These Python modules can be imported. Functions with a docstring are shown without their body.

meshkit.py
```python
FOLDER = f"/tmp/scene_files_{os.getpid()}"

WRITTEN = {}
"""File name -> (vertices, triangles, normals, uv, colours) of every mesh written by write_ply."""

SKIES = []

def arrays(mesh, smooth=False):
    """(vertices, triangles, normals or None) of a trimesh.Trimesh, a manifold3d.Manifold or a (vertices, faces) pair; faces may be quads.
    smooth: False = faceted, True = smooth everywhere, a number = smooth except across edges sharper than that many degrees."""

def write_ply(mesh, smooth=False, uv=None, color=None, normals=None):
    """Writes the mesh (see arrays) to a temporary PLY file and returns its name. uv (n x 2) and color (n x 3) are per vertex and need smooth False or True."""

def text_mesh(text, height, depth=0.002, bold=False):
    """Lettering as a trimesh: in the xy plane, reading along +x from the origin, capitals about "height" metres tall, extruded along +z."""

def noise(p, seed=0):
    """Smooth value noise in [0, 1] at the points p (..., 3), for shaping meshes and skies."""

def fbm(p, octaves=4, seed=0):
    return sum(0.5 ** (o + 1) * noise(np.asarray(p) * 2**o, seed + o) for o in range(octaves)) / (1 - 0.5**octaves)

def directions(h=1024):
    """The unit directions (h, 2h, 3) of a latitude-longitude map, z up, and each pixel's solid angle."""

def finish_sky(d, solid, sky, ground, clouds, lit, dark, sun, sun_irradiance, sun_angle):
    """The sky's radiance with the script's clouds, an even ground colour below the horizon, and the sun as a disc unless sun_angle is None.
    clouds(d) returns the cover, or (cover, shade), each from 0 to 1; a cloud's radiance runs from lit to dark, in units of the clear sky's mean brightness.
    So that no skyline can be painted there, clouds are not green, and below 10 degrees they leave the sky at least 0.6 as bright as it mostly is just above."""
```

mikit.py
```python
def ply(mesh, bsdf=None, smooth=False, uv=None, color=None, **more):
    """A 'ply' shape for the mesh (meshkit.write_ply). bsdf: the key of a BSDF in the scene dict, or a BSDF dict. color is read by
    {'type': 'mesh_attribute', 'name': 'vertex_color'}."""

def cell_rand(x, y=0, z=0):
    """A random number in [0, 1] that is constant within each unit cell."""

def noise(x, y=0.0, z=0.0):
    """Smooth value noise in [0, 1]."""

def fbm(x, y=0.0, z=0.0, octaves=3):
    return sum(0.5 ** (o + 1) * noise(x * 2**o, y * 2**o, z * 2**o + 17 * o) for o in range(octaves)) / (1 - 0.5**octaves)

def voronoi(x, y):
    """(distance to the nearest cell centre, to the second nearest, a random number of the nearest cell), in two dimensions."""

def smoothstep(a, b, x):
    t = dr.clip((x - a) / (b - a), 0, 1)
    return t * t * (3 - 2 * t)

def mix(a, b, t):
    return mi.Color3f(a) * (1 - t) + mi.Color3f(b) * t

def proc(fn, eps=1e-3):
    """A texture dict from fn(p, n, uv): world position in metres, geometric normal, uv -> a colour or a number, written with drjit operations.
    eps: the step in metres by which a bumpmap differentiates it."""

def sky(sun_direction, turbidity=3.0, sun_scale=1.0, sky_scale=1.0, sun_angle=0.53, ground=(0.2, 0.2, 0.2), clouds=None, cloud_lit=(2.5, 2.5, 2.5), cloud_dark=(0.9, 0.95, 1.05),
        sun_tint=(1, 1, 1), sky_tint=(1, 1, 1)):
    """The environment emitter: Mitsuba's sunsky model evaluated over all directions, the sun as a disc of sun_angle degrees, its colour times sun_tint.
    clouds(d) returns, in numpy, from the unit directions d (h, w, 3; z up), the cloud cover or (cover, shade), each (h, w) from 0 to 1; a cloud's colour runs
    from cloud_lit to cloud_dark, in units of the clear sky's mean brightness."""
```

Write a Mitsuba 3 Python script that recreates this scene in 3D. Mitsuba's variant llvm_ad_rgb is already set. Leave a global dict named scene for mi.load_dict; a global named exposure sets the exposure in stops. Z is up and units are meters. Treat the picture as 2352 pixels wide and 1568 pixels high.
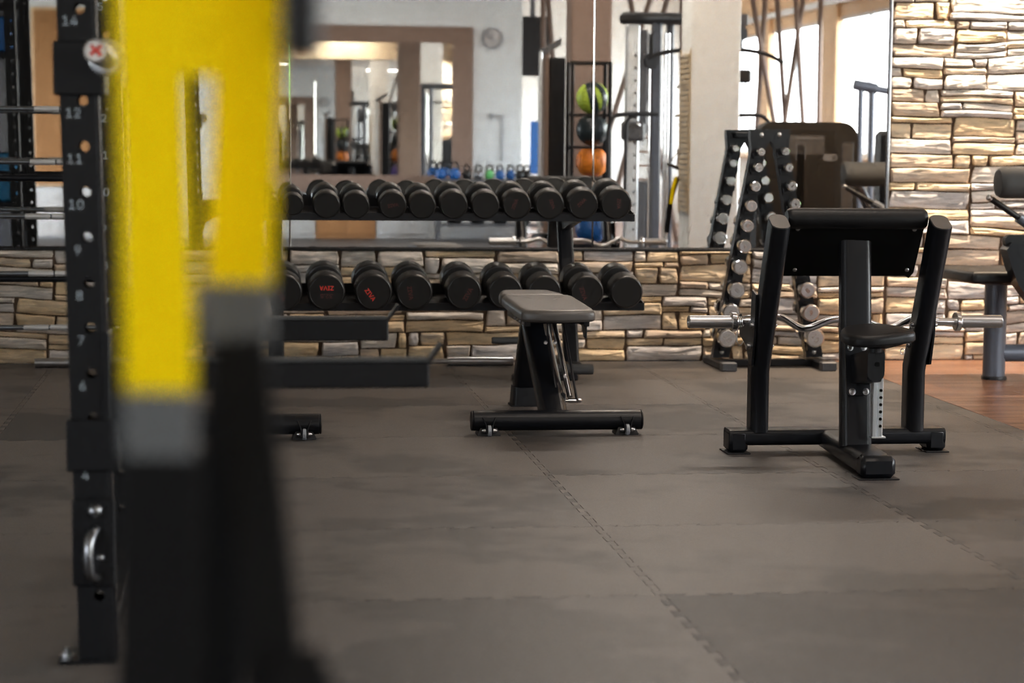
import math, random
import numpy as np, trimesh, drjit as dr, mitsuba as mi, mikit, meshkit
from mikit import proc, noise, fbm, smoothstep, mix
from shapely.geometry import Polygon
T = mi.ScalarTransform4f
rng = random.Random(7)
PI = math.pi
scene, labels = {}, {}

# ---------------------------------------------------------------- camera
# x runs right along the mirror wall, y towards the mirror wall, z up; the mirror wall stands at y = 11.23
FWD = [0.12594763, 0.98778554, -0.09174378]
UP = [0.00308872, 0.0920893, 0.99574596]
EYE = [0, 0, 1.149]
scene['camera'] = {'type': 'thinlens', 'to_world': T().look_at(origin=EYE, target=[EYE[i] + FWD[i] for i in range(3)], up=UP),
                   'fov': math.degrees(2 * math.atan(1176 / 4959.2)), 'fov_axis': 'x', 'aperture_radius': 0.0105, 'focus_distance': 8.1,
                   'near_clip': 0.05, 'far_clip': 400.0}
# ---------------------------------------------------------------- sky, light levels, exposure
def clouds(d):
    q = d / np.maximum(d[..., 2:], 0.08)
    return np.clip(meshkit.fbm(q * 1.1, 4, 3) * 1.6 - 0.1, 0, 1)
SKY = 62.0
scene['sky'] = mikit.sky([0.9, -0.5, 0.7], turbidity=4.0, sun_scale=0.0, sky_scale=SKY, clouds=clouds, cloud_lit=(1.9, 1.95, 2.0), cloud_dark=(1.2, 1.25, 1.3), ground=(0.25, 0.25, 0.22))
WARM, WARM2 = (1.0, 0.88, 0.765), (1.0, 0.80, 0.58)
PANEL_POWER, STRIP_POWER, WASH_POWER = 22.0, 105.0, 30.0
exposure = 0.75

# ---------------------------------------------------------------- materials
def rgb(c): return {'type': 'rgb', 'value': [float(x) for x in c]}
def two(b): return {'type': 'twosided', 'bsdf': b}
def mat(name, c, rough=0.5, metal=0.0, spec=0.5, bump=None, bs=0.001, **kw):
    c = c if isinstance(c, dict) else rgb(c)
    b = {'type': 'principled', 'base_color': c, 'roughness': rough, 'metallic': metal, 'specular': spec, **kw}
    if bump is not None:
        b = {'type': 'bumpmap', 'arbitrary': bump, 'scale': bs, 'bsdf': b}
    scene['m_' + name] = two(b)
def metal(name, c, rough):
    scene['m_' + name] = two({'type': 'principled', 'base_color': rgb(c), 'roughness': rough, 'metallic': 1.0})

def rubber_fn(base, dark, amount, seed):
    def f(p, n, uv):
        a = fbm(p.x * 1.7 + seed, p.y * 1.7, 3.1 + seed, 4)
        b = fbm(p.x * 6.0, p.y * 6.0 + seed, 9.0, 3)
        g = noise(p.x * 420, p.y * 420, p.z * 420)
        t = smoothstep(0.45 - amount, 0.58 - amount * 0.5, a * 0.75 + b * 0.25)
        return mix(mix(dark, base, t), base, 0.25) * (0.86 + 0.28 * g)
    return f
B0, B1 = (0.061, 0.0525, 0.0465), (0.022, 0.021, 0.0205)
mat('rubber_mat', proc(rubber_fn(B0, B1, 0.12, 0.0)), 0.52, spec=0.35)
mat('rubber_mat_b', proc(rubber_fn((0.052, 0.045, 0.041), B1, 0.05, 5.0)), 0.52, spec=0.35)
mat('rubber_mat_dark', proc(rubber_fn((0.033, 0.029, 0.0275), (0.0165, 0.0165, 0.0175), 0.0, 11.0)), 0.55, spec=0.35)
mat('rubber_field', (0.045, 0.040, 0.037), 0.5, spec=0.35)

def wood_fn(a, b, k):
    def f(p, n, uv):
        w = fbm(p.x * 1.3, p.y * 38 + k, p.z * 38, 4)
        l = noise(p.x * 2.0, p.y * 160, p.z * 160)
        return mix(a, b, smoothstep(0.3, 0.7, w)) * (0.85 + 0.3 * l)
    return f
for i, (a, b) in enumerate([((0.085, 0.036, 0.019), (0.125, 0.057, 0.031)), ((0.095, 0.042, 0.022), (0.132, 0.062, 0.035)), ((0.076, 0.032, 0.017), (0.112, 0.051, 0.028))]):
    mat(f'floor_wood_{i}', proc(wood_fn(a, b, 3.0 * i)), 0.30, spec=0.5)
mat('orange_wood', proc(lambda p, n, uv: mix((0.27, 0.12, 0.040), (0.36, 0.17, 0.060), fbm(p.x * 9, p.y * 9, p.z * 1.2, 3))), 0.5)
mat('frame_wood', (0.62, 0.40, 0.22), 0.55)

def stone_fn(a, b, c, k):
    def f(p, n, uv):
        w = fbm(p.x * 9 + k, p.z * 34, p.y * 9 + k, 4)
        v = fbm(p.x * 3.1, p.z * 7 + k, 2.0, 3)
        s = smoothstep(0.54, 0.72, fbm(p.x * 6, p.z * 44 + k, 5.0, 4))
        r = smoothstep(0.60, 0.70, fbm(p.x * 15 + k, p.z * 90, 8.0, 2))
        g = noise(p.x * 300, p.z * 300, p.y * 300)
        return mix(mix(mix(a, b, smoothstep(0.3, 0.7, v)), c, 0.72 * s), c, 0.35 * r) * (0.62 + 0.70 * w) * (0.92 + 0.16 * g)
    return f
STONES = [((0.66, 0.515, 0.345), (0.74, 0.60, 0.44), (0.25, 0.20, 0.16)), ((0.60, 0.54, 0.49), (0.72, 0.66, 0.60), (0.25, 0.23, 0.21)),
          ((0.58, 0.45, 0.33), (0.50, 0.41, 0.33), (0.21, 0.17, 0.14)), ((0.62, 0.58, 0.56), (0.49, 0.46, 0.45), (0.21, 0.20, 0.20)),
          ((0.68, 0.52, 0.33), (0.60, 0.46, 0.30), (0.31, 0.23, 0.15))]
def stone_bump(p, n, uv):
    return 0.6 * fbm(p.x * 9, p.z * 55, p.y * 30, 4) + 0.4 * fbm(p.x * 30, p.z * 34, p.y * 30, 3)
for i, (a, b, c) in enumerate(STONES):
    mat(f'stone_{i}', proc(stone_fn(a, b, c, 4.7 * i)), 0.8, spec=0.25, bump=proc(stone_bump, 0.0015), bs=0.022)
mat('grout', (0.075, 0.048, 0.032), 0.9, spec=0.2)
mat('stone_far', proc(lambda p, n, uv: mix((0.30, 0.22, 0.14), (0.58, 0.45, 0.30), fbm(p.x * 5, p.z * 18, p.y * 5, 4))), 0.85)

scene['m_mirror'] = two({'type': 'conductor', 'material': 'none', 'specular_reflectance': rgb((0.895, 0.91, 0.91))})
mat('black_metal', (0.0040, 0.0046, 0.0062), 0.34, spec=0.25)
mat('rack_metal', (0.0042, 0.0045, 0.0055), 0.38, spec=0.22)
mat('black_plastic', (0.006, 0.006, 0.007), 0.45, spec=0.25)
mat('hole_black', (0.003, 0.003, 0.003), 0.8, spec=0.1)
def grain(p, n, uv): return fbm(p.x * 260, p.y * 260, p.z * 260, 2)
mat('vinyl_lit', (0.050, 0.044, 0.039), 0.38, spec=0.6, bump=proc(grain, 0.0008), bs=0.0006)  # lit copy of the black vinyl: overhead light and sheen in its colour
mat('vinyl_dark', (0.0045, 0.0045, 0.005), 0.42, spec=0.22, bump=proc(grain, 0.0008), bs=0.0005)
mat('dumbbell_rubber', (0.0085, 0.0082, 0.0080), 0.30, spec=0.38)
mat('foam', (0.030, 0.030, 0.030), 0.75, spec=0.3)
mat('grey_frame', (0.075, 0.082, 0.100), 0.36, metal=0.3, spec=0.4)
mat('dark_grey', (0.050, 0.051, 0.056), 0.45)
mat('mid_grey', (0.20, 0.205, 0.22), 0.42)
metal('chrome', (0.80, 0.80, 0.81), 0.10)
metal('steel', (0.50, 0.50, 0.51), 0.25)
metal('satin', (0.58, 0.58, 0.60), 0.38)
metal('bar_steel', (0.30, 0.33, 0.37), 0.22)
mat('knurl', (0.72, 0.73, 0.75), 0.55, metal=0.6)
metal('dark_steel', (0.22, 0.22, 0.23), 0.30)
mat('yellow_strap', proc(lambda p, n, uv: mix((0.70, 0.49, 0.001), (0.82, 0.58, 0.002), noise(p.x * 900, p.z * 900, p.y * 900))), 0.8, spec=0.05)
mat('webbing', (0.0045, 0.0042, 0.0042), 0.8, spec=0.1)
mat('label_grey', (0.085, 0.085, 0.085), 0.8, spec=0.2)
mat('print_red', (0.42, 0.022, 0.012), 0.5)
mat('print_dark_red', (0.045, 0.0075, 0.006), 0.5)
mat('print_grey', (0.36, 0.40, 0.46), 0.6)
mat('sticker_white', (0.75, 0.72, 0.70), 0.5)
mat('cream_paint', (0.86, 0.84, 0.80), 0.7, spec=0.3)
mat('white_paint', (0.74, 0.765, 0.775), 0.7, spec=0.3)
mat('brown_paint', (0.210, 0.140, 0.106), 0.65, spec=0.3)
mat('ceiling_paint', (0.72, 0.68, 0.62), 0.8, spec=0.2)
mat('door_white', (0.66, 0.68, 0.70), 0.45)
mat('panel_grey', (0.42, 0.41, 0.39), 0.5)
mat('blue', (0.004, 0.070, 0.25), 0.4)
mat('blue_dark', (0.006, 0.10, 0.22), 0.45)
mat('green', (0.10, 0.42, 0.12), 0.4)
mat('lime', (0.42, 0.56, 0.06), 0.5)
mat('orange', (0.72, 0.19, 0.012), 0.5)
mat('purple', (0.16, 0.10, 0.40), 0.5)
mat('ball_black', (0.012, 0.020, 0.024), 0.35)
mat('pole_brown', (0.105, 0.060, 0.038), 0.5)
mat('peg_tan', (0.48, 0.36, 0.22), 0.6)
mat('alu', (0.68, 0.71, 0.74), 0.35, metal=0.5)
mat('shell', (0.011, 0.012, 0.014), 0.42, spec=0.25)
mat('leaf', (0.10, 0.22, 0.05), 0.7)
mat('bark', (0.12, 0.08, 0.05), 0.9)
mat('paving', (0.30, 0.30, 0.29), 0.9)
mat('lamp_body', (0.7, 0.7, 0.7), 0.4)
mat('poster', (0.78, 0.80, 0.80), 0.5)
scene['m_glass'] = {'type': 'thindielectric', 'int_ior': 1.5}

# ---------------------------------------------------------------- mesh helpers
def J(*ms): return trimesh.util.concatenate([m for m in ms if m is not None])
def mesh(v, f): return trimesh.Trimesh(np.asarray(v, float), np.asarray(f, int), process=False)
def hull(pts): return trimesh.convex.convex_hull(np.asarray(pts, float))
def bx(x0, x1, y0, y1, z0, z1, c=0.003):
    c = min(c, 0.45 * min(x1 - x0, y1 - y0, z1 - z0))
    P = []
    for a in (0, 1):
        for b in (0, 1):
            for d in (0, 1):
                x, y, z = (x0, x1)[a], (y0, y1)[b], (z0, z1)[d]
                sx, sy, sz = (1, -1)[a] * c, (1, -1)[b] * c, (1, -1)[d] * c
                P += [(x, y + sy, z + sz), (x + sx, y, z + sz), (x + sx, y + sy, z)]
    return hull(P)
def box(x0, x1, y0, y1, z0, z1):
    m = trimesh.creation.box((x1 - x0, y1 - y0, z1 - z0)); m.apply_translation(((x0 + x1) / 2, (y0 + y1) / 2, (z0 + z1) / 2)); return m
def frame(d):
    d = np.asarray(d, float); d = d / np.linalg.norm(d)
    a = np.cross(d, [0, 0, 1.0] if abs(d[2]) < 0.95 else [1.0, 0, 0]); a /= np.linalg.norm(a)
    return a, np.cross(d, a), d
def rings(R, closed_caps=True):
    """rings: list of (k,3) loops of one size, joined; caps as fans"""
    R = [np.asarray(r, float) for r in R]; k = len(R[0]); V = list(np.vstack(R)); F = []
    for i in range(len(R) - 1):
        for j in range(k):
            a, b, c, d = i * k + j, i * k + (j + 1) % k, (i + 1) * k + (j + 1) % k, (i + 1) * k + j
            F += [(a, b, c), (a, c, d)]
    if closed_caps:
        n = len(V); V += [R[0].mean(0), R[-1].mean(0)]; o = (len(R) - 1) * k
        for j in range(k):
            F += [(n, (j + 1) % k, j), (n + 1, o + j, o + (j + 1) % k)]
    return mesh(V, F)
def lathe(prof, p=(0, 0, 0), axis=(0, 0, 1), n=28):
    """prof: (radius, height) pairs along the axis from p"""
    a, b, d = frame(axis); p = np.asarray(p, float); t = np.arange(n) * 2 * PI / n
    C = np.cos(t)[:, None] * a + np.sin(t)[:, None] * b
    return rings([p + h * d + max(r, 1e-5) * C for r, h in prof])
def cy(p, q, r, n=20, c=0.0):
    p, q = np.asarray(p, float), np.asarray(q, float); L = np.linalg.norm(q - p)
    pr = [(r, 0), (r, L)] if c <= 0 else [(r - c, 0), (r, c), (r, L - c), (r - c, L)]
    return lathe(pr, p, q - p, n)
def fillet(pts, rad, n=6):
    pts = [np.asarray(p, float) for p in pts]; out = [pts[0]]
    for i in range(1, len(pts) - 1):
        u, v = pts[i - 1] - pts[i], pts[i + 1] - pts[i]; lu, lv = np.linalg.norm(u), np.linalg.norm(v)
        r = min(rad, 0.49 * lu, 0.49 * lv); a, b = pts[i] + u / lu * r, pts[i] + v / lv * r
        for t in np.linspace(0, 1, n): out.append((1 - t) ** 2 * a + 2 * t * (1 - t) * pts[i] + t * t * b)
    return out + [pts[-1]]
def sweep(path, sec, up=(0, 0, 1)):
    """section (s, t) polygon along a path: s to the side, t along up"""
    P = [np.asarray(p, float) for p in path]; up = np.asarray(up, float); R = []
    D = [(P[i + 1] - P[i]) / np.linalg.norm(P[i + 1] - P[i]) for i in range(len(P) - 1)]
    for i, p in enumerate(P):
        d0, d1 = D[max(i - 1, 0)], D[min(i, len(D) - 1)]; n = d0 + d1; n /= np.linalg.norm(n)
        s = np.cross(d0, up); s /= np.linalg.norm(s); u = np.cross(s, d0)
        r = []
        for a, b in sec:
            o = a * s + b * u
            r.append(p + o - d0 * (o @ n) / (d0 @ n))
        R.append(np.array(r))
    return rings(R)
def tube(path, r, n=12):
    P = [np.asarray(p, float) for p in path]; R = []; t = np.arange(n) * 2 * PI / n; a = None
    for i, p in enumerate(P):
        d = P[min(i + 1, len(P) - 1)] - P[max(i - 1, 0)]; d /= np.linalg.norm(d)
        if a is None: a = frame(d)[0]
        a = a - d * (a @ d); a /= np.linalg.norm(a); b = np.cross(d, a)
        R.append(p + (r if np.isscalar(r) else r[i]) * (np.cos(t)[:, None] * a + np.sin(t)[:, None] * b))
    return rings(R)
def rr(w, h, r, n=4):
    o = []
    for cx, cz, a0 in ((w / 2 - r, h / 2 - r, 0), (-w / 2 + r, h / 2 - r, 90), (-w / 2 + r, -h / 2 + r, 180), (w / 2 - r, -h / 2 + r, 270)):
        for k in range(n + 1):
            a = math.radians(a0 + 90 * k / n); o.append((cx + r * math.cos(a), cz + r * math.sin(a)))
    return o
def ext(poly, h):
    return trimesh.creation.extrude_polygon(poly if isinstance(poly, Polygon) else Polygon(poly), h, engine='earcut')
def xf(m, M): m = m.copy(); m.apply_transform(np.asarray(M)); return m
def tr(m, x=0, y=0, z=0): m = m.copy(); m.apply_translation((x, y, z)); return m
def rot(m, deg, ax, pt=(0, 0, 0)): m = m.copy(); m.apply_transform(trimesh.transformations.rotation_matrix(math.radians(deg), ax, pt)); return m
def basis(o, ex, ey):
    """a matrix that lays local x along ex and local y along ey"""
    ex, ey = np.asarray(ex, float), np.asarray(ey, float); ex /= np.linalg.norm(ex); ey = ey - ex * (ex @ ey); ey /= np.linalg.norm(ey)
    M = np.eye(4); M[:3, 0], M[:3, 1], M[:3, 2], M[:3, 3] = ex, ey, np.cross(ex, ey), o; return M
def pad(out, t, r, n=5):
    """an upholstered cushion over the outline (counter-clockwise), z from 0 to t, edges rounded by r"""
    P = np.asarray(out, float); e = np.roll(P, -1, 0) - np.roll(P, 1, 0); e /= np.linalg.norm(e, axis=1, keepdims=True); N = np.stack([e[:, 1], -e[:, 0]], 1)
    R = []
    for k in range(n + 1):
        a = PI / 2 * k / n; R.append(np.c_[P - N * r * (1 - math.sin(a)), np.full(len(P), r * 0.6 * (1 - math.cos(a)))])
    for k in range(n + 1):
        a = PI / 2 * k / n; R.append(np.c_[P - N * r * (1 - math.cos(a)), np.full(len(P), t - r * (1 - math.sin(a)))])
    for s in (0.93, 0.6, 0.25):
        q = R[2 * n + 1]; c = q.mean(0); g = c + (q - c) * s; g[:, 2] = t + 0.003 * (1 - s * s); R.append(g)
    return rings(R)
def smooth_outline(pts, n=40):
    """a closed smooth loop through control points"""
    P = np.asarray(pts, float); k = len(P); o = []
    for i in range(k):
        p0, p1, p2, p3 = P[i - 1], P[i], P[(i + 1) % k], P[(i + 2) % k]
        for s in np.arange(max(2, n // k)) / max(2, n // k):
            o.append(0.5 * (2 * p1 + (p2 - p0) * s + (2 * p0 - 5 * p1 + 4 * p2 - p3) * s * s + (3 * p1 - p0 - 3 * p2 + p3) * s ** 3))
    return np.array(o)
def ball(c, r, sub=3):
    m = trimesh.creation.icosphere(sub, r); m.apply_translation(c); return m
def dome(p, axis, r, h, n=14):
    return lathe([(r, 0), (r, h * 0.25), (r * 0.8, h * 0.7), (r * 0.45, h * 0.95), (0.0, h)], p, axis, n)
def bolt(p, axis, r=0.008, h=0.006):
    p = np.asarray(p, float); d = np.asarray(axis, float) / np.linalg.norm(axis)
    return J(lathe([(r * 1.35, 0), (r * 1.35, h * 0.25), (r, h * 0.3), (r * 0.95, h * 0.9), (r * 0.8, h), (r * 0.42, h), (r * 0.42, h * 0.45), (0, h * 0.45)], p, d, 14))

# ---------------------------------------------------------------- registry
def numbered(k):
    if k not in scene and not any(s.startswith(k + '__') for s in scene) and k not in labels: return k
    i = 1
    while True:
        q = f'{k}_{i:03d}'
        if q not in scene and q not in labels and not any(s.startswith(q + '__') for s in scene): return q
        i += 1
_cnt = {}
def key_for(base):
    i = _cnt.get(base, 0); _cnt[base] = i + 1
    return base if i == 0 else f'{base}_{i:03d}'
def thing(name, label, cat=None, group=None, kind=None):
    k = key_for(name); d = {'label': label}
    if cat: d['category'] = cat
    if group: d['group'] = group
    if kind: d['kind'] = kind
    labels[k] = d; return k
def put(k, m, material, smooth=35, M=None, **more):
    s = m if isinstance(m, dict) else mikit.ply(m, 'm_' + material, smooth=smooth, **more)
    if M is not None: s = {**s, 'to_world': T(np.asarray(M, float))}
    scene[k] = s; return k
def part(t, name, m, material, smooth=35, label=None, M=None, kind=None, **more):
    k = key_for(t + '__' + name); put(k, m, material, smooth, M, **more)
    if label or kind: labels[k] = {**({'label': label} if label else {}), **({'kind': kind} if kind else {})}
    return k
def emit(t, name, m, color, power):
    k = key_for(t + '__' + name)
    scene[k] = {**mikit.ply(m, 'm_lamp_body'), 'emitter': {'type': 'area', 'radiance': rgb([c * power for c in color])}}
    return k
def trans(x, y, z): M = np.eye(4); M[:3, 3] = (x, y, z); return M

# ================================================================ THE SETTING
YW, ZC = 11.23, 3.3          # mirror wall, ceiling height
fl = thing('floor', 'dark rubber gym floor of interlocking square mats', kind='structure')
part(fl, 'subfloor', box(-6.2, 7.2, -9.2, 11.5, -0.25, -0.012), 'rubber_field', False)
part(fl, 'mat_field', J(box(-6, 3.17, -9, 3.33, -0.012, 0), box(-6, -1.95, 3.33, 11.2, -0.012, 0)), 'rubber_field', False)
def saw(a, b, n=8, h=0.011):
    """the jigsaw edge from a to b, teeth alternating to either side, slightly dovetailed"""
    a, b = np.asarray(a, float), np.asarray(b, float); d = (b - a); L = np.linalg.norm(d); d /= L; s = np.array([-d[1], d[0]]); o = [a]; w = L / (2 * n)
    for i in range(2 * n):
        e = h if i % 2 == 0 else -h; k = 0.007 if 0 < i else 0; k2 = 0.007 if i < 2 * n - 1 else 0
        t0, t1 = i * w, (i + 1) * w
        o += [a + d * (t0 - k) + s * e, a + d * (t1 + k2) + s * e]
    return o + [b]
def tile_outline(w=1.0, h=1.0, straight=''):
    bot, left = saw((0, 0), (w, 0)), saw((0, 0), (0, h))
    right = [p + np.array([w, 0]) for p in left]; top = [p + np.array([0, h]) for p in bot]
    if 'r' in straight: right = [np.array([w, 0.0]), np.array([w, h])]
    if 't' in straight: top = [np.array([0.0, h]), np.array([w, h])]
    if 's' in straight: bot, top = [np.array([0.0, 0]), np.array([w, 0.0])], [np.array([0.0, h]), np.array([w, h])]
    loop = bot[:-1] + right[:-1] + top[::-1][:-1] + left[::-1][:-1]
    return Polygon([tuple(p) for p in loop]).buffer(-0.0011, join_style=2)
tile_m = {k: tr(ext(p, 0.0118), 0, 0, -0.0118) for k, p in dict(
    full=tile_outline(), top=tile_outline(1.0, 0.868, 't').intersection(Polygon([(-1, -1), (2, -1), (2, 0.865), (-1, 0.865)])), edge=tile_outline(0.1, 1.0, 'rs'), edge_top=tile_outline(0.1, 0.868, 'rs').intersection(Polygon([(-1, -1), (2, -1), (2, 0.865), (-1, 0.865)]))).items()}
tile_p = {(k, m): mikit.ply(v, 'm_' + m) for k, v in tile_m.items() for m in ('rubber_mat', 'rubber_mat_b', 'rubber_mat_dark')}
tr_ = random.Random(3)
for j in range(8):
    for i in range(-3, 2):
        m = tr_.choice(['rubber_mat', 'rubber_mat', 'rubber_mat_b'])
        if (i, j) in ((0, 1), (0, 0), (1, 0), (1, 1), (-3, 4), (-3, 1)): m = 'rubber_mat_dark'
        part(fl, 'rubber_tile', tile_p['top' if j == 7 else 'full', m], None, M=trans(1.07 + i, 3.347 + j, 0))
    part(fl, 'edge_strip', tile_p['edge_top' if j == 7 else 'edge', 'rubber_mat'], None, M=trans(3.07, 3.347 + j, 0))
# wooden floor beyond the mats: planks run along x
fw = thing('floor_001', 'reddish brown wooden plank floor beside the rubber mats', kind='structure')
part(fw, 'plank_field', J(box(3.175, 7.2, -9, 5.4, -0.012, -0.001), box(6.3, 7.2, 5.4, 11.5, -0.012, -0.001)), 'floor_wood_0', False)
plank_p = {}
y, row = 5.40, 0
while y < YW - 0.01:
    w = min(0.19, YW - y); x, first = 3.176, True
    while x < 6.3:
        L = (0.35 + 0.8 * ((row * 0.37) % 1)) if first else 1.25
        L = min(L, 6.3 - x); first = False
        k = (round(L, 3), round(w, 3), rng.randrange(3))
        if L > 0.03:
            if k not in plank_p: plank_p[k] = mikit.ply(bx(0.0008, L - 0.0008, 0.0008, w - 0.0008, -0.012, -0.001, 0.0012), f'm_floor_wood_{k[2]}')
            part(fw, 'plank', plank_p[k], None, M=trans(x, y, 0))
        x += L
    y += w; row += 1

# stacked stone veneer
def warp(x, z):
    p = np.array([[x * 2.3, 0.0, z * 3.0]]); return (float(meshkit.fbm(p, 2, 3)[0]) - 0.5) * 0.050
def stone_mesh(x0, x1, z0, z1, R, lo, hi):
    g = 0.0012; x0 += g; x1 -= g; z0 += g; z1 -= g
    w, h = x1 - x0, z1 - z0; n = max(2, min(6, int(w / 0.055))); j = min(0.0045, h * 0.10)
    s0, s1 = (R.uniform(0, 0.16) * h * R.choice((-1, 1)) for _ in (0, 1))
    rc = min(0.009, h * 0.18, w * 0.2)
    def xx(f, v): return x0 + w * f + (max(0, s0) * v + max(0, -s0) * (1 - v)) * (1 - f) - (max(0, s1) * v + max(0, -s1) * (1 - v)) * f
    P = []
    for k in range(n + 1):
        f = k / n; e = rc * R.uniform(0.2, 1) if k in (0, n) else 0
        P.append((xx(f, 0) + (e if k == 0 else -e if k == n else R.uniform(-0.01, 0.01)), z0 + R.uniform(0, j)))
    P.append((xx(1, 0.5) + R.uniform(-0.004, 0), z0 + h * R.uniform(0.4, 0.6)))
    for k in range(n, -1, -1):
        f = k / n; e = rc * R.uniform(0.2, 1) if k in (0, n) else 0
        P.append((xx(f, 1) + (e if k == 0 else -e if k == n else R.uniform(-0.01, 0.01)), z1 - R.uniform(0, j)))
    P.append((xx(0, 0.5) + R.uniform(0, 0.004), z0 + h * R.uniform(0.4, 0.6)))
    P = np.array([(a, b + (warp(a, b) if lo + 0.02 < b < hi - 0.02 else 0)) for a, b in P])
    c = P.mean(0); d = R.uniform(0.010, 0.034); tilt = R.uniform(-0.16, 0.16); tx = R.uniform(-0.04, 0.04)
    def ring(ins, dep, jj):
        v = P - c; q = c + v * np.array([max(0.2, 1 - ins / (w / 2)), max(0.25, 1 - ins / (h / 2))])
        dy = np.array([dep + tilt * (b - c[1]) + tx * (a - c[0]) + R.uniform(-jj, jj) for a, b in q])
        return np.c_[q[:, 0], -dy, q[:, 1]]
    m = rings([ring(0, 0.0, 0), ring(0.0, d * 0.66, 0.001), ring(min(0.007, h * 0.18), d, 0.002), ring(h * 0.34, d + 0.002, 0.0045)])
    m.vertices[:, 1] += YW
    return m
def ledge(x0, x1, z0, z1, R):
    o, z = [], z0
    while z < z1 - 0.005:
        H = R.uniform(0.12, 0.20)
        if z + H > z1 - 0.10: H = z1 - z
        x = x0
        while x < x1 - 0.005:
            L = R.uniform(0.20, 0.46)
            if x + L > x1 - 0.12: L = x1 - x
            hs = []
            while sum(hs) < H - 0.001:
                q = R.choice((0.030, 0.040, 0.048, 0.058, 0.066, 0.078, 0.090)); hs.append(q if sum(hs) + q < H - 0.025 else H - sum(hs))
            R.shuffle(hs); zz = z
            for q in hs:
                if L > 0.20 and R.random() < 0.42:
                    s = R.uniform(0.2, 0.8); o += [(x, x + L * s, zz, zz + q), (x + L * s, x + L, zz, zz + q)]
                else: o.append((x, x + L, zz, zz + q))
                zz += q
            x += L
        z += H
    return o
def stone_wall(t, x0, x1, z0, z1, seed, zvis=9.0, xvis=99):
    R = random.Random(seed); S = ledge(x0, x1, z0, z1, R); rest = []
    keep = [s for s in S if s[2] < zvis and s[0] < xvis]
    keep = sorted(keep, key=lambda s: -(s[1] - s[0]) * (s[3] - s[2]))[:296]; ks = set(keep)
    for s in S:
        m = stone_mesh(*s, R, z0, z1); k = R.choices(range(5), (3, 3, 2, 2.4, 2.2))[0]
        if s in ks: part(t, 'stone', m, f'stone_{k}', 48)
        else: rest.append(m)
    if rest: part(t, 'stone_rest', J(*rest), 'stone_0', 48, kind='stuff')
wf = thing('wall_front', 'low band of stacked stone cladding under the mirrors', kind='structure')
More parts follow.
